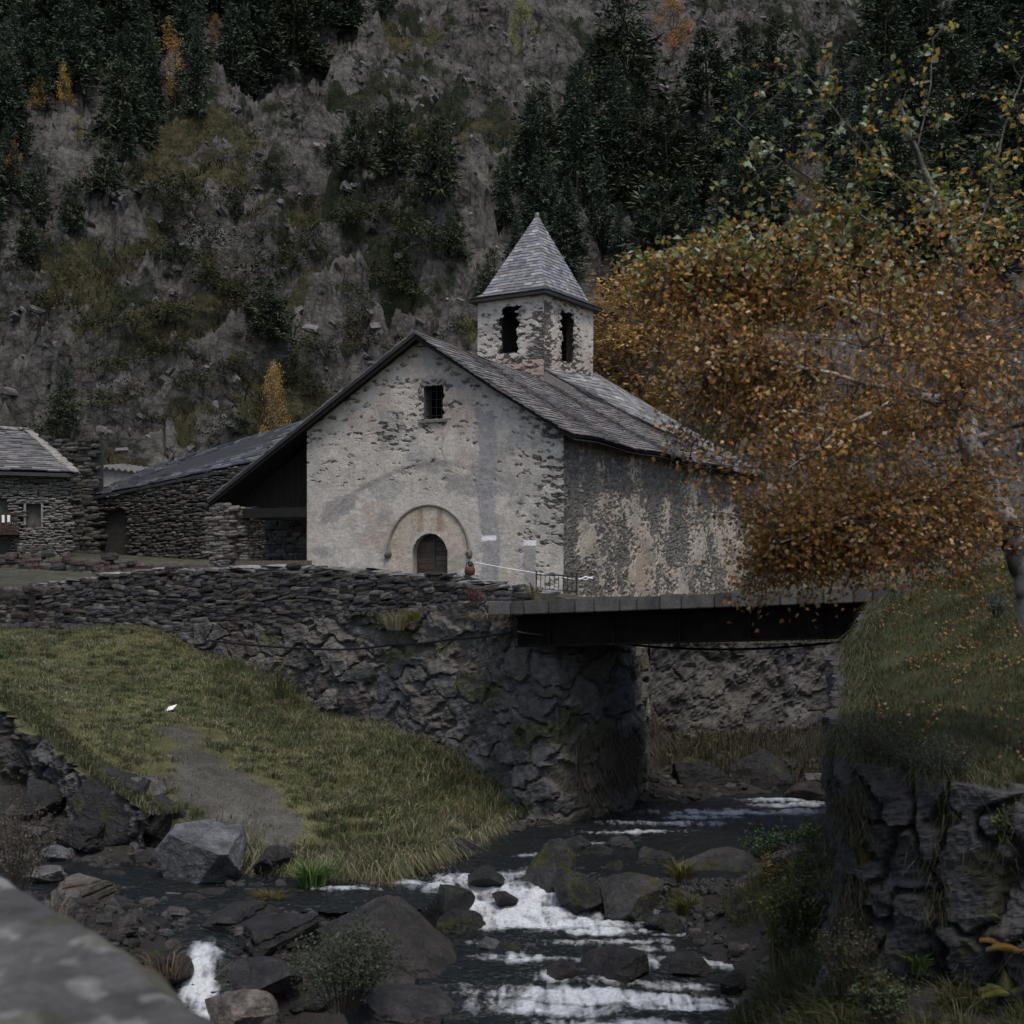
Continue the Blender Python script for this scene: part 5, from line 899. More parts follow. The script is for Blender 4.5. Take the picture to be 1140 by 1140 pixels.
for px, py, h, k, lab in [(398, 200, 72, 0, 'bushy dark pine left of the two on the rock ledge above the church roof'), (440, 205, 88, 1, 'tall bushy pine in the middle of the rock ledge above the church'), (486, 232, 105, 2, 'broad dark pine at the right end of the rock ledge above the church'), (370, 190, 40, 0, 'small pine at the left end of the rock ledge'),
                           (298, 398, 78, 1, 'dark bushy pine standing alone on the slope above the church gable'), (70, 490, 76, 2, 'dark pine on the slope above the ruined wall'), (505, 300, 58, 0, 'round pine on the slope left of the spire'), (450, 330, 50, 1, 'low pine on the slope left of the bell tower'),
                           (545, 345, 70, 2, 'pine just left of the bell tower behind the church roof'), (120, 222, 66, 0, 'dark pine at the lower tip of the upper left wood'), (80, 262, 58, 1, 'leaning young pine at the lower edge of the upper left wood'), (30, 300, 60, 2, 'dark pine at the left edge below the upper left wood'), (310, 222, 30, 0, 'tiny dark pine alone among the upper grey rocks'), (262, 245, 28, 1, 'squat little pine on the upper rock face'), (595, 190, 60, 0, 'pine above the spire tip'), (640, 165, 66, 1, 'pine up the slope right of the spire tip'), (560, 230, 56, 2, 'pine on the rock rib left of the spire tip')]:
    one(px, py, h, pin[k], lab, .9)
YEL = [(.40, .25, .06), (.50, .33, .08), (.30, .20, .06)]; ORA = [(.38, .19, .06), (.46, .25, .09), (.28, .15, .05)]; YGR = [(.26, .26, .06), (.20, .22, .06), (.32, .29, .08)]
yt = {}
for k, (nm, cols, shp) in enumerate([('yellow', YEL, 'cone'), ('orange', ORA, 'oval'), ('lime', YGR, 'oval'), ('yellow2', YEL, 'oval')]):
    cr, cl = broad(300 + k, cols, 1500, shp, .028); yt[nm] = proto('autumn_tree', cr, trunk_of(cl), 'x x x x', 'tree', None)
for px, py, h, nm, wd_, lab in [(195, 120, 78, 'orange', .8, 'rusty orange tree in the upper left wood'), (188, 62, 36, 'yellow2', .8, 'small yellow tree top above the rusty orange tree'), (42, 128, 44, 'yellow', 1.0, 'bright yellow tree left of a pair in the upper left wood'), (73, 128, 52, 'yellow', .8, 'bright yellow narrow tree right of a pair in the upper left wood'),
                                (14, 225, 58, 'orange', .8, 'yellow orange tree at the left edge of the photo'), (108, 95, 34, 'lime', .8, 'small lime green tree among the upper left conifers'), (86, 160, 30, 'lime', .8, 'lime coloured sapling below the yellow pair'), (240, 55, 34, 'orange', .8, 'small orange tree right of the rusty orange tree'),
                                (582, 70, 66, 'lime', .75, 'lime yellow tree growing out of the upper cliff'), (750, 72, 66, 'orange', 1.0, 'big pale orange tree high up at the cliff foot'), (664, 168, 44, 'yellow', .7, 'small orange yellow larch up the slope right of the spire'), (522, 392, 36, 'lime', .9, 'little yellow bush left of the bell tower'), (478, 225, 16, 'yellow2', 1.2, 'tiny yellow bush under the ledge pines')]:
    one(px, py, h, yt[nm], lab, wd_)
# two nearer golden trees with finer crowns
cr, cl = broad(311, [(.40, .27, .09), (.48, .34, .12), (.32, .21, .07)], 3600, 'cone', .022, 70); lar = proto('golden_larch', cr, trunk_of(cl, .014, (.16, .13, .10)), 'golden larch standing behind the barn roof left of the gable', 'larch', None); b = ray_hill(A(305.), A(500.))[0]; place(lar, b, 94 * b[1] / F_, r, .62)
cr, cl = broad(312, [(.38, .24, .08), (.46, .30, .11), (.28, .17, .06)], 6500, 'oval', .020, 80); bir = proto('golden_tree', cr, trunk_of(cl, .012, (.16, .14, .12)), 'golden brown tree behind the bell tower and the birch', 'tree', None); b = ray_hill(A(712.), A(490.))[0]; place(bir, b, 190 * b[1] / F_, r, 1.35)
# shrubs on the slope
def shrub_mesh(seed, cols, n=650, leaf=.09):
    r_ = np.random.default_rng(seed); cl = r_.normal(size=(26, 3)) * A(.36, .36, .22); cl[:, 2] = np.abs(cl[:, 2]) + .12; i = r_.integers(26, size=n); c = cl[i] + r_.normal(size=(n, 3)) * .10; c[:, 2] = np.abs(c[:, 2]); tone = r_.uniform(.6, 1.4, 26)
    return leafq(c, leaf * r_.uniform(.6, 1.5, n), np.asarray(cols)[r_.integers(len(cols), size=n)] * tone[i][:, None], seed, -.3, .4)
shr = []
for k, cols in enumerate([[(.018, .024, .013), (.030, .038, .019)], [(.024, .032, .014), (.040, .046, .020)], [(.05, .05, .022), (.03, .034, .016)], [(.032, .028, .022), (.05, .042, .03)]]):
    o = make('shrub', [shrub_mesh(400 + k, cols)], M_needle, org=(0, 0, 0)); shr.append(tag(o, 'x x x x', 'shrub', 'g'))
def put_shrub(px, py, wpx_, k, lab, group=None):
    b = ray_hill(A(float(px)), A(float(py)))[0]; s_ = wpx_ * b[1] / F_ / 1.3; pr = shr[k]
    if pr['label'] == 'x x x x': o = pr
    else: o = pr.copy(); COL.objects.link(o)
    o.location = tuple(b - A(0, 0, .08 * s_)); o.rotation_euler = (-.3, 0, r.uniform(0, 6.28)); o.scale = (s_, s_, s_ * r.uniform(.55, .8)); o['label'] = lab
    if group: o['group'] = group
    elif 'group' in o: del o['group']
for px, py, w_, k, lab in [(195, 300, 60, 0, 'long dark shrub on the grassy ledge of the slope'), (175, 362, 78, 1, 'wide green shrub on the slope above the barn'), (300, 310, 84, 2, 'wide olive shrub above the lone pine'), (210, 215, 54, 0, 'dark shrub under the edge of the upper left wood'), (255, 236, 34, 0, 'dark round shrub on the bare upper rocks'), (60, 355, 60, 1, 'green shrub on the slope above the house'), (130, 450, 70, 2, 'brownish olive shrub above the outbuilding'), (380, 265, 70, 1, 'olive shrub on the grassy terrace below the ledge pines'), (470, 275, 76, 1, 'broad olive shrub left of the spire'), (400, 385, 60, 3, 'brown grey shrub near the left side of the gable')]: put_shrub(px, py, w_, k, lab)
for _ in range(150):
    px, py = r.uniform(-20, 540), r.uniform(170, 510)
    if py < 300 - .8 * px: continue
    put_shrub(px, py, r.uniform(16, 58), r.choice([0, 0, 1, 1, 2, 3]), 'low scrubby shrub growing among the grey rocks of the slope', 'shrubs scattered over the rocky slope')
for _ in range(26): put_shrub(r.uniform(400, 760), r.uniform(60, 330), r.uniform(18, 46), r.choice([0, 0, 1, 3]), 'dark scrubby bush on the cliff above the bell tower', 'bushes on the cliff')

# rough growth and loose stone over the slope
rh = np.random.default_rng(91); n = 260000; pu = rh.uniform(-.46, .46, n); pd_ = 74 + 92 * rh.random(n) ** .8; hx_ = pu * pd_; hg = hill_grass(hx_, pd_) + .5 * (fbm(hx_ * .8, pd_ * .8, o=3, s=88) - .5)
def hill_z(u_, d_):
    i = np.clip(np.searchsorted(un, u_), 1, len(un) - 1); j = np.clip(np.searchsorted(dy, d_), 1, len(dy) - 1); tu = (u_ - un[i - 1]) / (un[i] - un[i - 1]); td = (d_ - dy[j - 1]) / (dy[j] - dy[j - 1])
    return (HZ[j - 1, i - 1] * (1 - tu) + HZ[j - 1, i] * tu) * (1 - td) + (HZ[j, i - 1] * (1 - tu) + HZ[j, i] * tu) * td
m = hg > .42; bu, bd = pu[m][:80000], pd_[m][:80000]; k = len(bu); kind = fbm(bu * bd * .5, bd * .5, o=3, s=89)
cc = np.where((kind > .56)[:, None], A(.028, .034, .018), np.where((kind > .47)[:, None], A(.060, .058, .030), A(.115, .098, .055))) * rh.uniform(.6, 1.4, (k, 1)); hh = np.where(kind > .56, .42, .20) * rh.uniform(.5, 1.6, k)
tag(make('hill_grass', blades(np.stack([bu * bd, bd, hill_z(bu, bd) - .05], 1), hh, rh.uniform(.05, .13, k), rh.normal(size=(k, 3)) * A(.6, .6, .1) + A(0, -.3, -.1), cc, 5), M_needle), 'rough grass and low heath on the ledges of the slope', 'grass', kind='stuff')
m = hg < .40; bu, bd = pu[m][-8000:], pd_[m][-8000:]; k = len(bu); s_ = .10 + .26 * rh.random(k) ** 2; ax = np.array([rotm(rh.normal() * .4 + .5, rh.normal() * .4 + .35, rh.normal() * .5 + .6).T for _ in range(k)])
tag(make('scree', [scatter_stones(round_tmpl(2, .25), np.stack([bu * bd, bd, hill_z(bu, bd) - s_ * .1], 1), ax, s_[:, None] * rh.uniform([.7, .5, .35], [2.0, 1.1, .8], (k, 3)), pal(rh.random(k), [(.03, .029, .03), (.07, .067, .068), (.11, .105, .105), (.15, .142, .14)]), .22)], M_stone), 'grey broken rock scattered over the bare parts of the slope', 'scree', kind='stuff')
n = 9000; qx, qy = np.r_[rh.uniform(-13, -3, n // 2), rh.uniform(-2, 10, n // 2)], np.r_[rh.uniform(17, 28, n // 2), rh.uniform(17, 38, n // 2)]; m = ~(inpoly(qx, qy, FIELD_POLY) | inpoly(qx, qy, UP_POLY) | inpoly(qx, qy, RB_POLY)); qx, qy = qx[m], qy[m]; k = len(qx); s_ = .025 + .11 * rh.random(k) ** 3
ax = np.array([rotm(rh.normal() * .3, rh.normal() * .3, rh.uniform(0, 6.28)).T for _ in range(k)])
tag(make('pebbles', [scatter_stones(ST2, np.stack([qx, qy, ground(qx, qy) + s_ * .2], 1), ax, s_[:, None] * rh.uniform([.8, .7, .4], [1.8, 1.2, .8], (k, 3)), pal(rh.random(k), [(.02, .019, .018), (.04, .038, .036), (.06, .055, .05), (.09, .085, .085)]), .14)], M_rock), 'dark pebbles and cobbles covering the stream banks', 'pebbles', kind='stuff')

# ------------------------------------------------------------------ the birch
P0_ = P
def P(px, py, d): return P0_(px, py, d * 1.19)      # the birch stands on the bank, about 15 m away
rb_ = np.random.default_rng(12)
birch = thing('birch_tree', 'big autumn birch with rusty orange leaves leaning in from the right', 'birch', P(1165, 850, 13.0))
TP = [P(1178, 880, 13.0), P(1168, 790, 13), P(1157, 720, 12.95), P(1144, 650, 12.9), P(1128, 600, 12.8), P(1108, 560, 12.7), P(1090, 525, 12.6), P(1077, 485, 12.5), P(1076, 440, 12.45), P(1076, 380, 12.4), P(1070, 310, 12.4), P(1050, 240, 12.3), P(1020, 170, 12.2), P(1000, 110, 12.2)]
tr_ = 1.15 * A(.14, .135, .13, .125, .12, .115, .11, .10, .085, .075, .06, .042, .026, .01)
def dens(path, rad, n=6):
    path = np.asarray(path); t = np.linspace(0, len(path) - 1, (len(path) - 1) * n + 1); return np.stack([np.interp(t, np.arange(len(path)), path[:, k]) for k in range(3)], 1), np.interp(t, np.arange(len(path)), rad)
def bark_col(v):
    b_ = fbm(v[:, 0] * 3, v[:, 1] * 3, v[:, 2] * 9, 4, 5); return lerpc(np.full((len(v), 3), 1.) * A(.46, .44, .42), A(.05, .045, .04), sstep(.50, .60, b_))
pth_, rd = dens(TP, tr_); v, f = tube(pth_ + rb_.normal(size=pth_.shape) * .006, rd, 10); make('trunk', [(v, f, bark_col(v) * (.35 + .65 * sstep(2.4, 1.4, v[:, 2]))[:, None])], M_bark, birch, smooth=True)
limbs = []
LB = [[(1076, 445, 12.45), (1030, 440, 12.2), (990, 430, 12.0), (900, 410, 11.7), (810, 390, 11.5)], [(1090, 525, 12.6), (1060, 470, 12.2), (1049, 452, 12.0), (1010, 440, 11.6), (950, 470, 11.1), (880, 520, 10.8)], [(1076, 400, 12.4), (1010, 360, 12.2), (930, 330, 12.0), (830, 300, 11.9), (745, 285, 11.9)], [(1072, 330, 12.4), (1000, 270, 12.4), (930, 220, 12.5), (860, 170, 12.6), (815, 130, 12.6)], [(1050, 240, 12.3), (980, 180, 12.1), (940, 130, 12.0), (905, 80, 12.0)], [(1076, 420, 12.45), (1130, 360, 12.3), (1190, 300, 12.2), (1240, 250, 12.2)], [(1080, 490, 12.5), (1140, 470, 12.3), (1210, 450, 12.2), (1290, 440, 12.0)], [(1104, 560, 12.7), (1060, 545, 12.2), (1000, 555, 11.8), (930, 570, 11.4), (860, 590, 11.2)], [(1112, 580, 12.7), (1060, 590, 13.2), (1000, 600, 13.6), (940, 610, 13.8)], [(1076, 380, 12.4), (1030, 330, 13.0), (980, 320, 13.6), (900, 350, 14.0)], [(1070, 310, 12.4), (1100, 220, 12.6), (1120, 140, 12.6), (1140, 80, 12.6)], [(1020, 170, 12.2), (1035, 100, 12.2), (1040, 45, 12.2)], [(1080, 470, 12.5), (1000, 480, 13.2), (920, 470, 13.6), (820, 450, 13.8)], [(1076, 440, 12.4), (1060, 400, 11.6), (1020, 380, 10.9), (960, 380, 10.5)]]
LR = [.05, .055, .035, .014, .010, .025, .04, .04, .03, .035, .014, .008, .035, .03]
for k, lb in enumerate(LB):
    pt_, rr = dens([P(*q) for q in lb], np.linspace(LR[k], min(.006, LR[k] * .5), len(lb)), 6); pt_ = pt_ + np.cumsum(rb_.normal(size=pt_.shape) * .012, 0) * np.linspace(0, 1, len(pt_))[:, None]
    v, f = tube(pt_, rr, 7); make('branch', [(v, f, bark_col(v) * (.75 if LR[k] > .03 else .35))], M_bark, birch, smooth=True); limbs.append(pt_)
nodes = np.concatenate(limbs + [pth_[30:]])
EL = [((960, 400), (210, 170), 2.0, 190, 0), ((1085, 430), (150, 200), 2.0, 95, 0), ((905, 530), (100, 105), 1.3, 80, 0), ((1000, 575), (150, 78), 1.5, 95, 0), ((795, 395), (100, 105), 1.1, 95, 0), ((1040, 310), (150, 100), 1.7, 90, 0), ((850, 300), (110, 62), 1.1, 52, 1), ((1200, 420), (160, 210), 2.0, 120, 0), ((850, 605), (46, 40), .8, 18, 0), ((735, 310), (55, 46), .6, 16, 2), ((755, 340), (60, 60), .7, 26, 0), ((900, 620), (90, 34), .8, 34, 0), ((960, 630), (70, 26), .8, 20, 0),
      ((835, 665), (24, 24), .3, 9, 1), ((700, 300), (30, 30), .4, 6, 2), ((772, 490), (55, 90), .8, 30, 0), ((835, 150), (60, 60), .6, 8, 2), ((900, 190), (70, 60), .8, 14, 2), ((960, 150), (70, 70), .8, 13, 2), ((910, 80), (50, 45), .6, 5, 2), ((1000, 110), (70, 60), .8, 9, 2), ((1050, 60), (70, 50), .7, 5, 2), ((1100, 200), (90, 80), 1., 14, 2), ((1130, 110), (40, 60), .8, 6, 2), ((830, 650), (22, 22), .3, 7, 1), ((930, 640), (60, 20), .6, 14, 1), ((770, 290), (50, 40), .6, 8, 2), ((870, 240), (80, 50), .8, 18, 2), ((800, 500), (50, 60), .6, 14, 0), ((870, 560), (70, 90), .9, 60, 0), ((930, 642), (95, 26), .9, 46, 0), ((1050, 635), (70, 28), .9, 30, 0), ((1010, 610), (120, 46), 1.2, 60, 0)]
tw_, lc_, lsz, lcol = [], [], [], []
DN = A(.98, .96, 1.2) * np.array([(.30, .15, .035), (.36, .20, .04), (.24, .12, .034), (.28, .18, .035), (.40, .25, .05), (.46, .34, .17), (.20, .16, .045), (.30, .14, .04), (.42, .22, .05)]); SPc = np.array([(.17, .18, .045), (.30, .22, .04), (.35, .20, .045), (.22, .26, .12), (.30, .36, .26), (.10, .13, .03)])
for (cx, cy), (rx, ry), rd_, n, kind in EL:
    for _ in range(n):
        while True:
            q = rb_.uniform(-1, 1, 3)
            if q @ q < 1: break
        q = q / (np.linalg.norm(q) + 1e-6) * (rb_.uniform(.95, 1.3) if rb_.random() < .16 else np.linalg.norm(q)); c0 = P(cx, cy, 12.0 if cx < 1040 else 12.7); e = c0 + A(q[0] * rx / F_ * 14.3, q[2] * rd_ * 1.19, q[1] * ry / F_ * 14.3); nd = nodes[np.argmin(((nodes - e) ** 2).sum(1) + .3 * rb_.random(len(nodes)))]; s0 = nd
        L_ = np.linalg.norm(e - s0); md_ = (s0 + e) / 2 + A(0, 0, .10 * L_) + rb_.normal(size=3) * .06 * L_; t = np.linspace(0, 1, 6)[:, None]; cv = (1 - t) ** 2 * s0 + 2 * t * (1 - t) * md_ + t ** 2 * e; cv[1:] += rb_.normal(size=(5, 3)) * .015
        if kind != 2: cv[-1] += A(0, 0, -.06)
        tw_.append(tube(cv, np.linspace(.008, .0025, 6), 4)); m = {0: 34, 1: 26, 2: 11}[kind]
        tt_ = rb_.uniform(.15 if kind == 0 else .3, 1.0, m); pos = np.stack([np.interp(tt_, t[:, 0], cv[:, j]) for j in range(3)], 1) + rb_.normal(size=(m, 3)) * (.11 if kind != 2 else .04)
        up_ = sstep(330, 210, HY_ - pos[:, 2] / pos[:, 1] * F_ + rb_.normal(size=m) * 40); up_ = np.maximum(up_, .8 if kind == 2 else 0) * (.75 if kind == 0 else 1)
        g = rb_.random(m) < up_; col = np.where(g[:, None], SPc[rb_.integers(len(SPc), size=m)], DN[rb_.integers(len(DN), size=m)] * rb_.uniform(.6, 1.2)); lc_.append(pos); lcol.append(col * rb_.uniform(.75, 1.25, (m, 1))); lsz.append(np.where(g, rb_.uniform(.06, .095, m), rb_.uniform(.042, .072, m)))
tw = merge([t_ + (A(.05, .04, .035),) for t_ in tw_]); o = make('twigs', [tw], M_bark, birch); o['kind'] = 'stuff'
o = make('foliage', [leafq(np.concatenate(lc_), np.concatenate(lsz), np.concatenate(lcol), 9, .45, .75)], M_leaf, birch); o['kind'] = 'stuff'
print('birch leaves', sum(len(a) for a in lc_))

P = P0_
# ------------------------------------------------------------------ grass and plants
rg_ = np.random.default_rng(33); GRN = np.array([(.070, .092, .038), (.100, .118, .052), (.055, .072, .030)]); STR = np.array([(.20, .18, .11), (.15, .132, .075), (.25, .228, .155)]); OLV = np.array([(.048, .062, .020), (.068, .078, .028), (.036, .048, .017)])
def gmix(n, t, a=GRN, b=STR): k = rg_.random(n) < t; return np.where(k[:, None], b[rg_.integers(len(b), size=n)], a[rg_.integers(len(a), size=n)]) * rg_.uniform(.7, 1.25, (n, 1))
def sample(n, x0, x1, y0, y1, ok):
    x, y = rg_.uniform(x0, x1, n * 3), rg_.uniform(y0, y1, n * 3); m = ok(x, y); return x[m][:n], y[m][:n]
def tufts(n, x, y, h, wd_, mixt, a=GRN, b=STR, drop=0.0, dirv=None, z=None, seed=1):
    z = ground(x, y) if z is None else z; m = len(x); ln = rg_.normal(size=(m, 3)) * A(.35, .35, .08); 
    if dirv is not None: ln += dirv
    ln[:, 2] -= drop; return blades(np.stack([x, y, z - .02], 1), h, wd_ * rg_.uniform(.6, 1.3, m), ln, gmix(m, mixt, a, b), seed)
def okf(x, y):
    pdm = pdist(x, y, PATHL) + .5 * (fbm(x * 2, y * 2, o=3, s=35) - .5); return inpoly(x, y, FIELD_POLY) & ((pdm > .85 - .6 * sstep(30.3, 28.4, y) * 0 + .5 * sstep(30, 28.4, y)) | (rg_.random(len(x)) < .16)) & (fbm(x * 1.2, y * 1.2, o=3, s=40) + .35 * rg_.random(len(x)) > .42)
x, y = sample(75000, -17, .6, 25.5, 43.5, okf); wl_ = sstep(7, 1.0, pdist(x, y, WALL) + 2 * fbm(x, y, o=3, s=41)) * sstep(-9, -5, x) + sstep(1.6, .4, pdist(x, y, FRONT)); wl_ = np.clip(wl_, 0, 1)
hh = (.07 + .20 * wl_) * rg_.uniform(.5, 1.5, len(x)) * (.6 + .8 * fbm(x * 2, y * 2, o=3, s=42)); st_ = np.clip(.27 + .25 * wl_ + 1.1 * (fbm(x * .8, y * .8, o=3, s=43) - .5) - .35 * sstep(38, 42, y), 0.03, 1)
gp = tufts(0, x, y, hh, .022, st_)
n = 6500; ed = densify(FRONT, 60); i = rg_.integers(len(ed), size=n); ex, ey = ed[i, 0] + rg_.normal(size=n) * .12, ed[i, 1] + rg_.uniform(-.1, .5, n)
gp += tufts(n, ex, ey, rg_.uniform(.3, .8, n), .016, .6, drop=.8, dirv=A(.2, -.8, -.3), seed=2)
ed = densify(EMB, 60); i = rg_.integers(len(ed), size=1800); ex, ey = ed[i, 0] + rg_.normal(size=1800) * .1, ed[i, 1] + rg_.uniform(-.1, .5, 1800); gp += tufts(0, ex, ey, rg_.uniform(.12, .35, 1800), .018, .5, drop=.4, dirv=A(.1, -.6, -.2), seed=3)
x, y = sample(12000, -13, -6, 26.4, 31, lambda x, y: (pdist(x, y, [q + A(-.03, -.05, 0) for q in EMB]) < .42)); ex_ = np.array([q[0] for q in EMB]); gp += tufts(0, x, y, rg_.uniform(.1, .3, len(x)), .02, .4, z=np.maximum(np.interp(x, ex_ - .05, ew.zt) + .03, TF(x, y)), drop=.2, dirv=A(.1, -.3, 0), seed=9)
def tussocks(nc, x0, x1, y0, y1, ok, h0, h1, per, a=GRN, b=STR, wd_=.018, seed=3, zf=None):
    x, y = sample(nc, x0, x1, y0, y1, ok); k = len(x); j = np.repeat(np.arange(k), per); n = k * per; th_ = rg_.uniform(0, 6.28, n); rr = np.abs(rg_.normal(size=n)) * .09; hc = rg_.uniform(h0, h1, k); mixc = rg_.random(k) ** 1.5; bx, by = x[j] + rr * np.cos(th_), y[j] + rr * np.sin(th_)
    ln = np.stack([np.cos(th_), np.sin(th_), np.zeros(n)], 1) * rg_.uniform(.2, .9, (n, 1)) - A(0, 0, .25); q = rg_.random(n) < mixc[j]; cc = np.where(q[:, None], b[rg_.integers(len(b), size=n)], a[rg_.integers(len(a), size=n)]) * rg_.uniform(.6, 1.35, k)[j][:, None] * rg_.uniform(.8, 1.2, (n, 1)); z = (ground(x, y)[j] if zf is None else zf(bx, by))
    return blades(np.stack([bx, by, z - .03], 1), hc[j] * rg_.uniform(.5, 1.1, n), np.full(n, wd_), ln, cc, seed)
okt = lambda x, y: inpoly(x, y, FIELD_POLY) & (pdist(x, y, PATHL) > .7 * rg_.random(len(x)) + .25 + .5 * sstep(30, 28.4, y))
gp += tussocks(1500, -14, .6, 25.5, 40, okt, .10, .30, 34, seed=61)
gp += tussocks(650, -9, .6, 25.5, 38, lambda x, y: okt(x, y) & (pdist(x, y, FRONT + [CORN] + WALL[3:5]) < 2.6), .22, .55, 44, seed=62)
tag(make('meadow_grass', gp, M_grass), 'green and straw coloured grass of the meadow below the yard wall', 'grass', kind='stuff')
okr = lambda x, y: inpoly(x, y, RB_POLY) & (fbm(x * 1.6, y * 1.6, o=3, s=46) + .3 * rg_.random(len(x)) > .50)
x, y = sample(60000, 3.7, 12, 12.8, 29, okr); gp = tufts(0, x, y, .085 * rg_.uniform(.4, 1.6, len(x)) * (.5 + fbm(x * 2, y * 2, o=3, s=47)), .014, np.clip(.22 + .9 * (fbm(x * .9, y * .9, o=4, s=48) - .5), .03, .9), OLV, np.array([(.11, .10, .05), (.14, .085, .04), (.09, .085, .06)]))
ed = densify(RB[:9], 200); n = 16000; i = rg_.integers(len(ed), size=n); ex, ey = ed[i, 0] + rg_.uniform(-.05, .40, n), ed[i, 1] + rg_.uniform(-.12, .45, n); k = fbm(ex * 1.5, ey * 1.5, o=3, s=49); keep = k > .33; ex, ey, k = ex[keep], ey[keep], k[keep]
gp += tufts(0, ex, ey, rg_.uniform(.15, .6, len(ex)) * (k * 1.7), .012, .5, OLV, np.array([(.10, .09, .055), (.075, .07, .05)]), drop=.75, z=np.maximum(TR(ex, ey), -2.3), dirv=A(-.12, -.5, -.35), seed=4)
cl_ = rg_.random((150, 2)); i = (cl_[:, 0] * (len(ed) - 1)).astype(int); n = 150 * 46; j = np.repeat(np.arange(150), 46); ex = ed[i[j], 0] - .08 + rg_.normal(size=n) * .10; ey = ed[i[j], 1] - .16 + rg_.normal(size=n) * .10; zz = -2.0 - 2.8 * cl_[j, 1] ** 1.3 + rg_.normal(size=n) * .08
gp += tufts(0, ex, ey, rg_.uniform(.12, .42, n), .012, .4, np.array([(.030, .032, .014), (.045, .048, .02)]), np.array([(.07, .06, .04), (.05, .045, .03)]), drop=.9, dirv=A(-.1, -.4, -.4), z=zz, seed=10)
tag(make('bank_grass', gp, M_grass), 'olive green grass on top of the right bank', 'grass', kind='stuff')
n = 4500; px = rg_.uniform(735, 955, n); d = rg_.uniform(36.0, 39.4, n); ex, ey = (px - CX_) / F_ * d, d; gp = tufts(0, ex, ey, rg_.uniform(.2, .6, n), .022, .6, OLV, np.array([(.15, .125, .075), (.11, .09, .05)]), drop=.25, dirv=A(0, -.4, 0), seed=5)
ed = densify(FAR[2:], 100); n = 2600; i = rg_.integers(len(ed), size=n); ex, ey = ed[i, 0], ed[i, 1] + rg_.uniform(-.3, .6, n); gp += tufts(0, ex, ey, rg_.uniform(.2, .55, n), .022, .7, OLV, np.array([(.17, .15, .09), (.13, .11, .06)]), drop=.5, dirv=A(0, -.6, -.1), z=np.full(n, -1.85), seed=6)
n = 1800; px = rg_.uniform(640, 745, n); d = np.interp(px, [640, 690, 712, 720, 745], [31.7, 32.7, 34.0, 36.0, 37.6]) - .1; zz = rg_.uniform(-5.2, -3.8, n) + .9 * (fbm(px * .05, 0, o=2, s=3) - .5); ex = (px - CX_) / F_ * d; gp += tufts(0, ex, d, rg_.uniform(.35, .8, n), .016, .85, OLV, np.array([(.10, .088, .07), (.07, .06, .045)]), drop=1.1, dirv=A(.25, -.35, -.5), z=zz, seed=7)
tag(make('dry_grass', gp, M_grass), 'dry straw coloured grass on the far bank and under the bridge', 'grass', kind='stuff')
n = 22000; x, y = sample(n, 1.8, 6.5, 9.5, 24, lambda x, y: (~inpoly(x, y, RB_POLY)) & (TL(x, y) > -5.8) & (fbm(x * 1.5, y * 1.5, o=3, s=55) > .42)); gp = tufts(0, x, y, rg_.uniform(.15, .5, len(x)), .014, .35, OLV, np.array([(.13, .12, .06), (.09, .08, .04)]), drop=.3, dirv=A(-.3, -.2, 0), seed=8)
gp += tussocks(260, 2.2, 6.5, 9.5, 22, lambda x, y: (~inpoly(x, y, RB_POLY)) & (TL(x, y) > -5.7), .25, .6, 46, OLV, np.array([(.13, .12, .07), (.09, .08, .05)]), .012, 63)
tag(make('bank_herbs', gp, M_grass), 'tall dark grass and herbs at the foot of the right wall', 'grass', kind='stuff')
x, y = sample(3000, 4.0, 9, 14, 26, lambda x, y: okr(x, y) & (fbm(x * 1.1, y * 1.1, o=4, s=66) > .47 + .1 * rg_.random(len(x)))); fl_ = leafq(np.stack([x, y, ground(x, y) + .06], 1)[:1700], rg_.uniform(.04, .065, 1700), np.array([(.26, .15, .05), (.30, .22, .10), (.18, .06, .025), (.14, .08, .03)])[rg_.integers(4, size=1700)], 14, 0, .75, A(0, 0, 0.))
tag(make('fallen_leaves', [fl_], M_leaf), 'fallen birch leaves scattered over the right bank', 'leaves', kind='stuff')
def tuft_thing(px, py, wpx_, hpx, d, n, cols, lab, name='grass_tuft', cat='grass tuft', drop=.4, wd_=.02, seed=0):
    c = P(px, py, d); w_, h_ = wpx_ / F_ * d, hpx / F_ * d; th_ = rg_.uniform(0, 6.28, n); q = np.sqrt(rg_.random(n)) * .22 * w_; base = np.stack([c[0] + q * np.cos(th_), c[1] + q * np.sin(th_), np.full(n, c[2] - .03)], 1); ln = np.stack([np.cos(th_), np.sin(th_), np.full(n, -drop)], 1) * rg_.uniform(.2, .55, (n, 1)) * (w_ / max(h_, .01)); cc = np.asarray(cols)[rg_.integers(len(cols), size=n)] * rg_.uniform(.7, 1.3, (n, 1))
    return tag(make(name, blades(base, h_ * rg_.uniform(.6, 1.1, n), np.full(n, wd_), ln, cc, seed), M_grass), lab, cat)
tuft_thing(348, 988, 66, 44, 25.2, 260, [(.07, .13, .035), (.10, .17, .05), (.05, .09, .025)], 'bright green leafy tuft at the water edge of the meadow', wd_=.03, seed=21)
tuft_thing(300, 1006, 52, 26, 24.2, 220, [(.09, .09, .025), (.12, .10, .03)], 'yellowish mossy tuft left of the bright green tuft', seed=22)
tuft_thing(758, 985, 46, 40, 26.0, 260, [(.10, .10, .025), (.13, .13, .03), (.07, .075, .02)], 'yellow green grass tuft on the flat grey brown boulder', seed=23)
tuft_thing(768, 1020, 50, 36, 25.2, 260, [(.09, .085, .02), (.06, .07, .02)], 'mossy yellow tuft below the flat grey brown boulder', seed=24)
tuft_thing(808, 1022, 60, 34, 25.0, 300, [(.05, .07, .02), (.07, .09, .03)], 'green grass tuft in front of the flat grey brown boulder', seed=25)
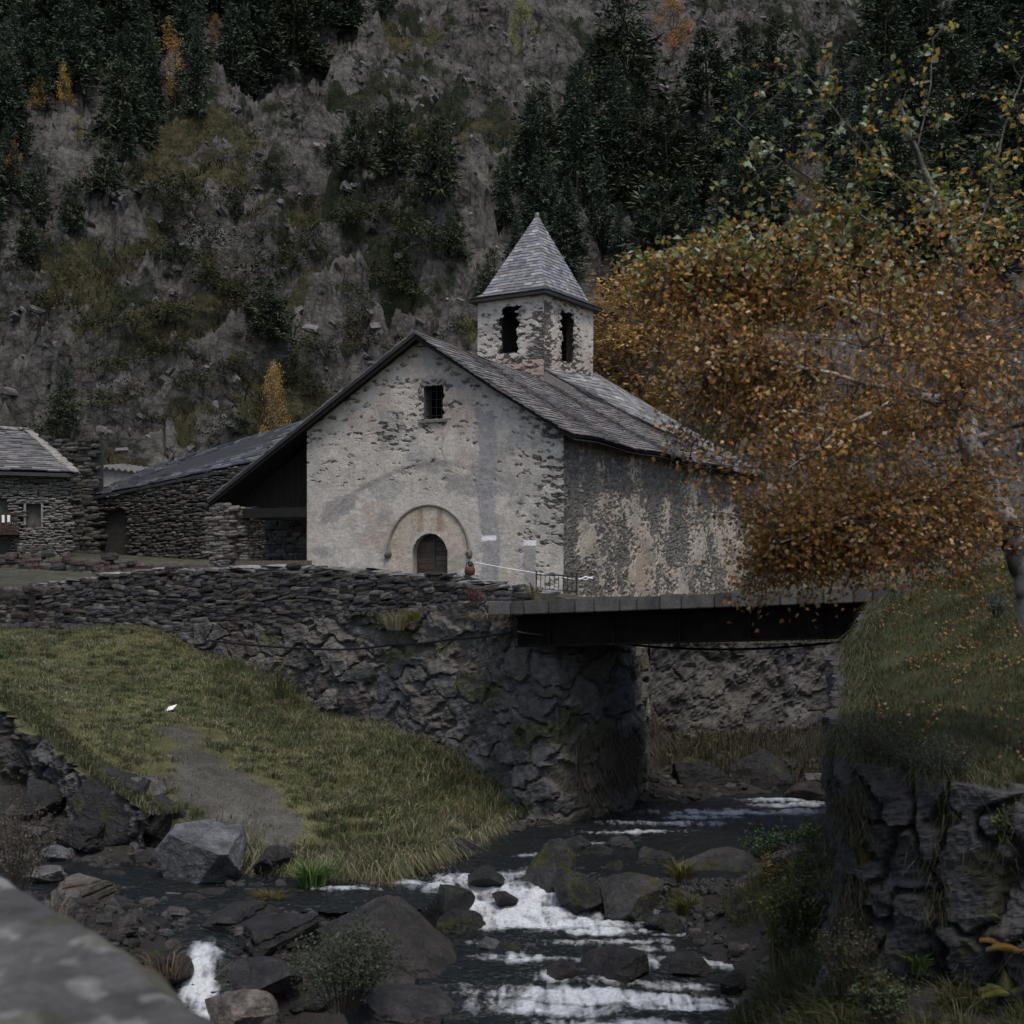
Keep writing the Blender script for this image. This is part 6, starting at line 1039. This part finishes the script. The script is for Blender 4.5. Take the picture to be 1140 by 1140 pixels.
tuft_thing(962, 960, 34, 46, 15.6, 300, [(.06, .058, .016), (.075, .07, .02)], 'round olive moss clump clinging to the right wall', 'moss_clump', 'moss', seed=26)
tuft_thing(1022, 1080, 46, 34, 15.0, 120, [(.05, .08, .02), (.07, .10, .025)], 'small green fern tuft at the foot of the right wall', 'fern', 'fern', wd_=.03, seed=27)
tuft_thing(868, 1080, 50, 120, 20.4, 260, [(.12, .11, .05), (.08, .085, .03)], 'tall pale hanging grass clump right of the lower rapids', seed=28)
tuft_thing(60, 1040, 60, 60, 19.5, 90, [(.20, .17, .12), (.12, .10, .06)], 'dry straw stalks behind the foreground parapet', wd_=.012, seed=29)
tuft_thing(185, 1085, 90, 46, 19.5, 90, [(.18, .13, .08), (.12, .09, .05)], 'reddish dry stalks leaning beside the small waterfall', wd_=.012, seed=30)
tuft_thing(440, 700, 44, 30, 34.4, 160, [(.16, .15, .08), (.20, .18, .12)], 'pale dry tuft growing on the ledge above the boulder wall', seed=31)
tuft_thing(545, 690, 84, 24, 32.0, 300, [(.19, .165, .12), (.14, .12, .08)], 'pale dry grass fringe at the left end of the bridge', seed=32)
tuft_thing(460, 690, 26, 18, 34.2, 110, [(.14, .14, .03), (.10, .11, .03)], 'yellow green cushion on the ledge beside the pale dry tuft', seed=33)
def bush(px, py, wpx_, hpx, d, n, cols, leaf, lab, seed, name='bush', cat='bush', stems=22, stemc=(.05, .04, .03), depth=None):
    c = P(px, py, d); w_, h_ = wpx_ / F_ * d / 2, hpx / F_ * d; r_ = np.random.default_rng(seed); it, lc, lo = [], [], []; o = thing(name, lab, cat, c)
    for k in range(stems):
        a, q = r_.uniform(0, 6.28), math.sqrt(r_.random()); e = c + A(math.cos(a) * q * w_, math.sin(a) * q * (depth or w_), h_ * (1 - .45 * q * q) * r_.uniform(.65, 1.05)); t = np.linspace(0, 1, 6)[:, None]; s0 = c + (e - c) * A(.25, .25, 0); cv = s0 + (e - s0) * t + A(0, 0, .12 * h_) * np.sin(t * math.pi); it.append(tube(cv, np.linspace(.009, .002, 6), 4) + (A(*stemc),))
        m = n // stems; tt_ = r_.uniform(.2, 1, m); lc.append(np.stack([np.interp(tt_, t[:, 0], cv[:, j]) for j in range(3)], 1) + r_.normal(size=(m, 3)) * .10 * min(w_, h_)); lo.append(np.asarray(cols)[r_.integers(len(cols), size=m)] * r_.uniform(.6, 1.4))
    lc = np.concatenate(lc); make('stems', [merge(it)], M_bark, o); make('leaves', [leafq(lc, leaf * r_.uniform(.6, 1.4, len(lc)), np.concatenate(lo), seed, -.2, .5)], M_leaf, o); return o
bush(382, 1125, 140, 118, 18.8, 3000, [(.045, .065, .035), (.06, .08, .05), (.085, .09, .065), (.04, .05, .03)], .055, 'grey green leafy bush at the bottom between the dark slabs', 31, stems=40)
bush(15, 1000, 110, 130, 22.0, 1700, [(.10, .085, .065), (.085, .05, .035), (.07, .07, .05), (.13, .11, .085)], .05, 'dry brown and grey bush at the left edge above the parapet', 32, stems=34)
bush(860, 960, 70, 44, 27.6, 700, [(.04, .075, .03), (.06, .10, .045)], .09, 'green leafy herb at the foot of the right wall upstream', 33, name='leafy_plant', cat='plant', stems=16)
bush(895, 940, 44, 24, 27.6, 400, [(.07, .12, .05), (.10, .13, .05)], .08, 'pale green leafy herb beside the right wall', 34, name='leafy_plant', cat='plant', stems=12)
bush(885, 1075, 100, 130, 19.6, 2000, [(.06, .075, .025), (.08, .10, .055), (.12, .11, .03), (.045, .06, .02)], .07, 'tall mixed green and yellow bush right of the stream', 35, stems=34)
bush(862, 1000, 44, 70, 23.6, 500, [(.14, .05, .03), (.12, .10, .03), (.07, .06, .03)], .06, 'reddish brown weed above the tall bush on the right', 36, name='weed', cat='plant', stems=14)
bush(925, 985, 40, 36, 17.5, 300, [(.12, .12, .02), (.08, .09, .02)], .06, 'yellow green herb at the corner of the right wall', 37, name='leafy_plant', cat='plant', stems=10)
bush(1045, 872, 120, 62, 15.0, 2200, [(.04, .055, .04), (.06, .075, .06), (.05, .05, .03)], .032, 'low grey green bush overhanging the top of the right wall', 38, stems=40)
bush(1108, 688, 40, 34, 21.5, 500, [(.05, .065, .055), (.075, .09, .08)], .04, 'small blue green bush on the bank beside the birch trunk', 39, stems=14)
bush(990, 862, 90, 70, 15.6, 1500, [(.05, .052, .03), (.07, .068, .045), (.035, .04, .022)], .035, 'olive bush drooping over the right wall edge', 40, stems=30)
bush(1118, 950, 60, 80, 14.5, 420, [(.05, .085, .025), (.10, .11, .03), (.07, .10, .04)], .055, 'leafy vine hanging on the rock wall at the right edge', 41, name='leafy_plant', cat='plant', stems=12)
bush(985, 1138, 80, 60, 14.2, 700, [(.05, .08, .04), (.07, .09, .03), (.06, .05, .03)], .06, 'dark green herb clump at the bottom right', 42, name='leafy_plant', cat='plant', stems=18)
bush(940, 1108, 90, 90, 15.0, 900, [(.08, .07, .045), (.06, .055, .03), (.05, .06, .025)], .045, 'brownish dry herb clump below the right wall', 43, name='weed', cat='plant', stems=24)
bush(310, 775, 40, 50, 36.4, 420, [(.07, .08, .025), (.10, .09, .03)], .06, 'yellow green weed climbing the left part of the boulder wall', 44, name='weed', cat='plant', stems=12)
bush(528, 672, 30, 22, 32.2, 240, [(.14, .05, .04), (.10, .06, .04)], .05, 'small reddish plant at the left end of the bridge kerb', 46, name='weed', cat='plant', stems=10)
def fern(px, py, d, L_, cols, lab, seed, n=8):
    c = P(px, py, d); r_ = np.random.default_rng(seed); o = thing('fern', lab, 'fern', c); 
    for k in range(n):
        a = r_.uniform(0, 6.28); dr = A(math.cos(a), math.sin(a) * .7 - .2, r_.uniform(.3, 1.0)); dr /= np.linalg.norm(dr); l = L_ * r_.uniform(.7, 1.1); t = np.linspace(0, 1, 26)[:, None]; cv = c + dr * l * t - A(0, 0, .35 * l) * t ** 2; sd_ = np.cross(dr, A(0, 0, 1)); sd_ /= np.linalg.norm(sd_); col = np.asarray(cols[k % len(cols)]) * r_.uniform(.8, 1.2); Q = []
        for i in range(3, 26):
            w_ = .20 * l * math.sin(math.pi * (i / 26.5) ** .7) + .006; ds = cv[i] - cv[i - 1]
            for sg in (-1, 1): p = cv[i]; Q.append([p - ds * .22, p + sd_ * sg * w_ * .6 - ds * .05 - A(0, 0, .02), p + sd_ * sg * w_ + ds * .5 - A(0, 0, .04), p + ds * .22])
        Q = np.array(Q); N = len(Q); st = tube(cv, .004, 4); make('frond', [(Q.reshape(-1, 3), np.arange(4 * N).reshape(N, 4), np.full((4 * N, 3), 1.) * col), (st[0], st[1], np.full((len(st[0]), 3), 1.) * col * .6)], M_leaf, o)
fern(1140, 1060, 14.3, .50, [(.20, .10, .025), (.14, .12, .03), (.24, .13, .03)], 'orange and yellow fern at the right edge below the vine', 51, 9)
fern(1122, 1105, 14.2, .36, [(.13, .14, .03), (.10, .13, .03)], 'yellow green fern below the orange fern', 52, 7)
fern(1112, 1020, 14.5, .32, [(.05, .09, .03), (.07, .11, .05), (.12, .10, .03)], 'green fern above the orange fern on the right wall', 53, 6)
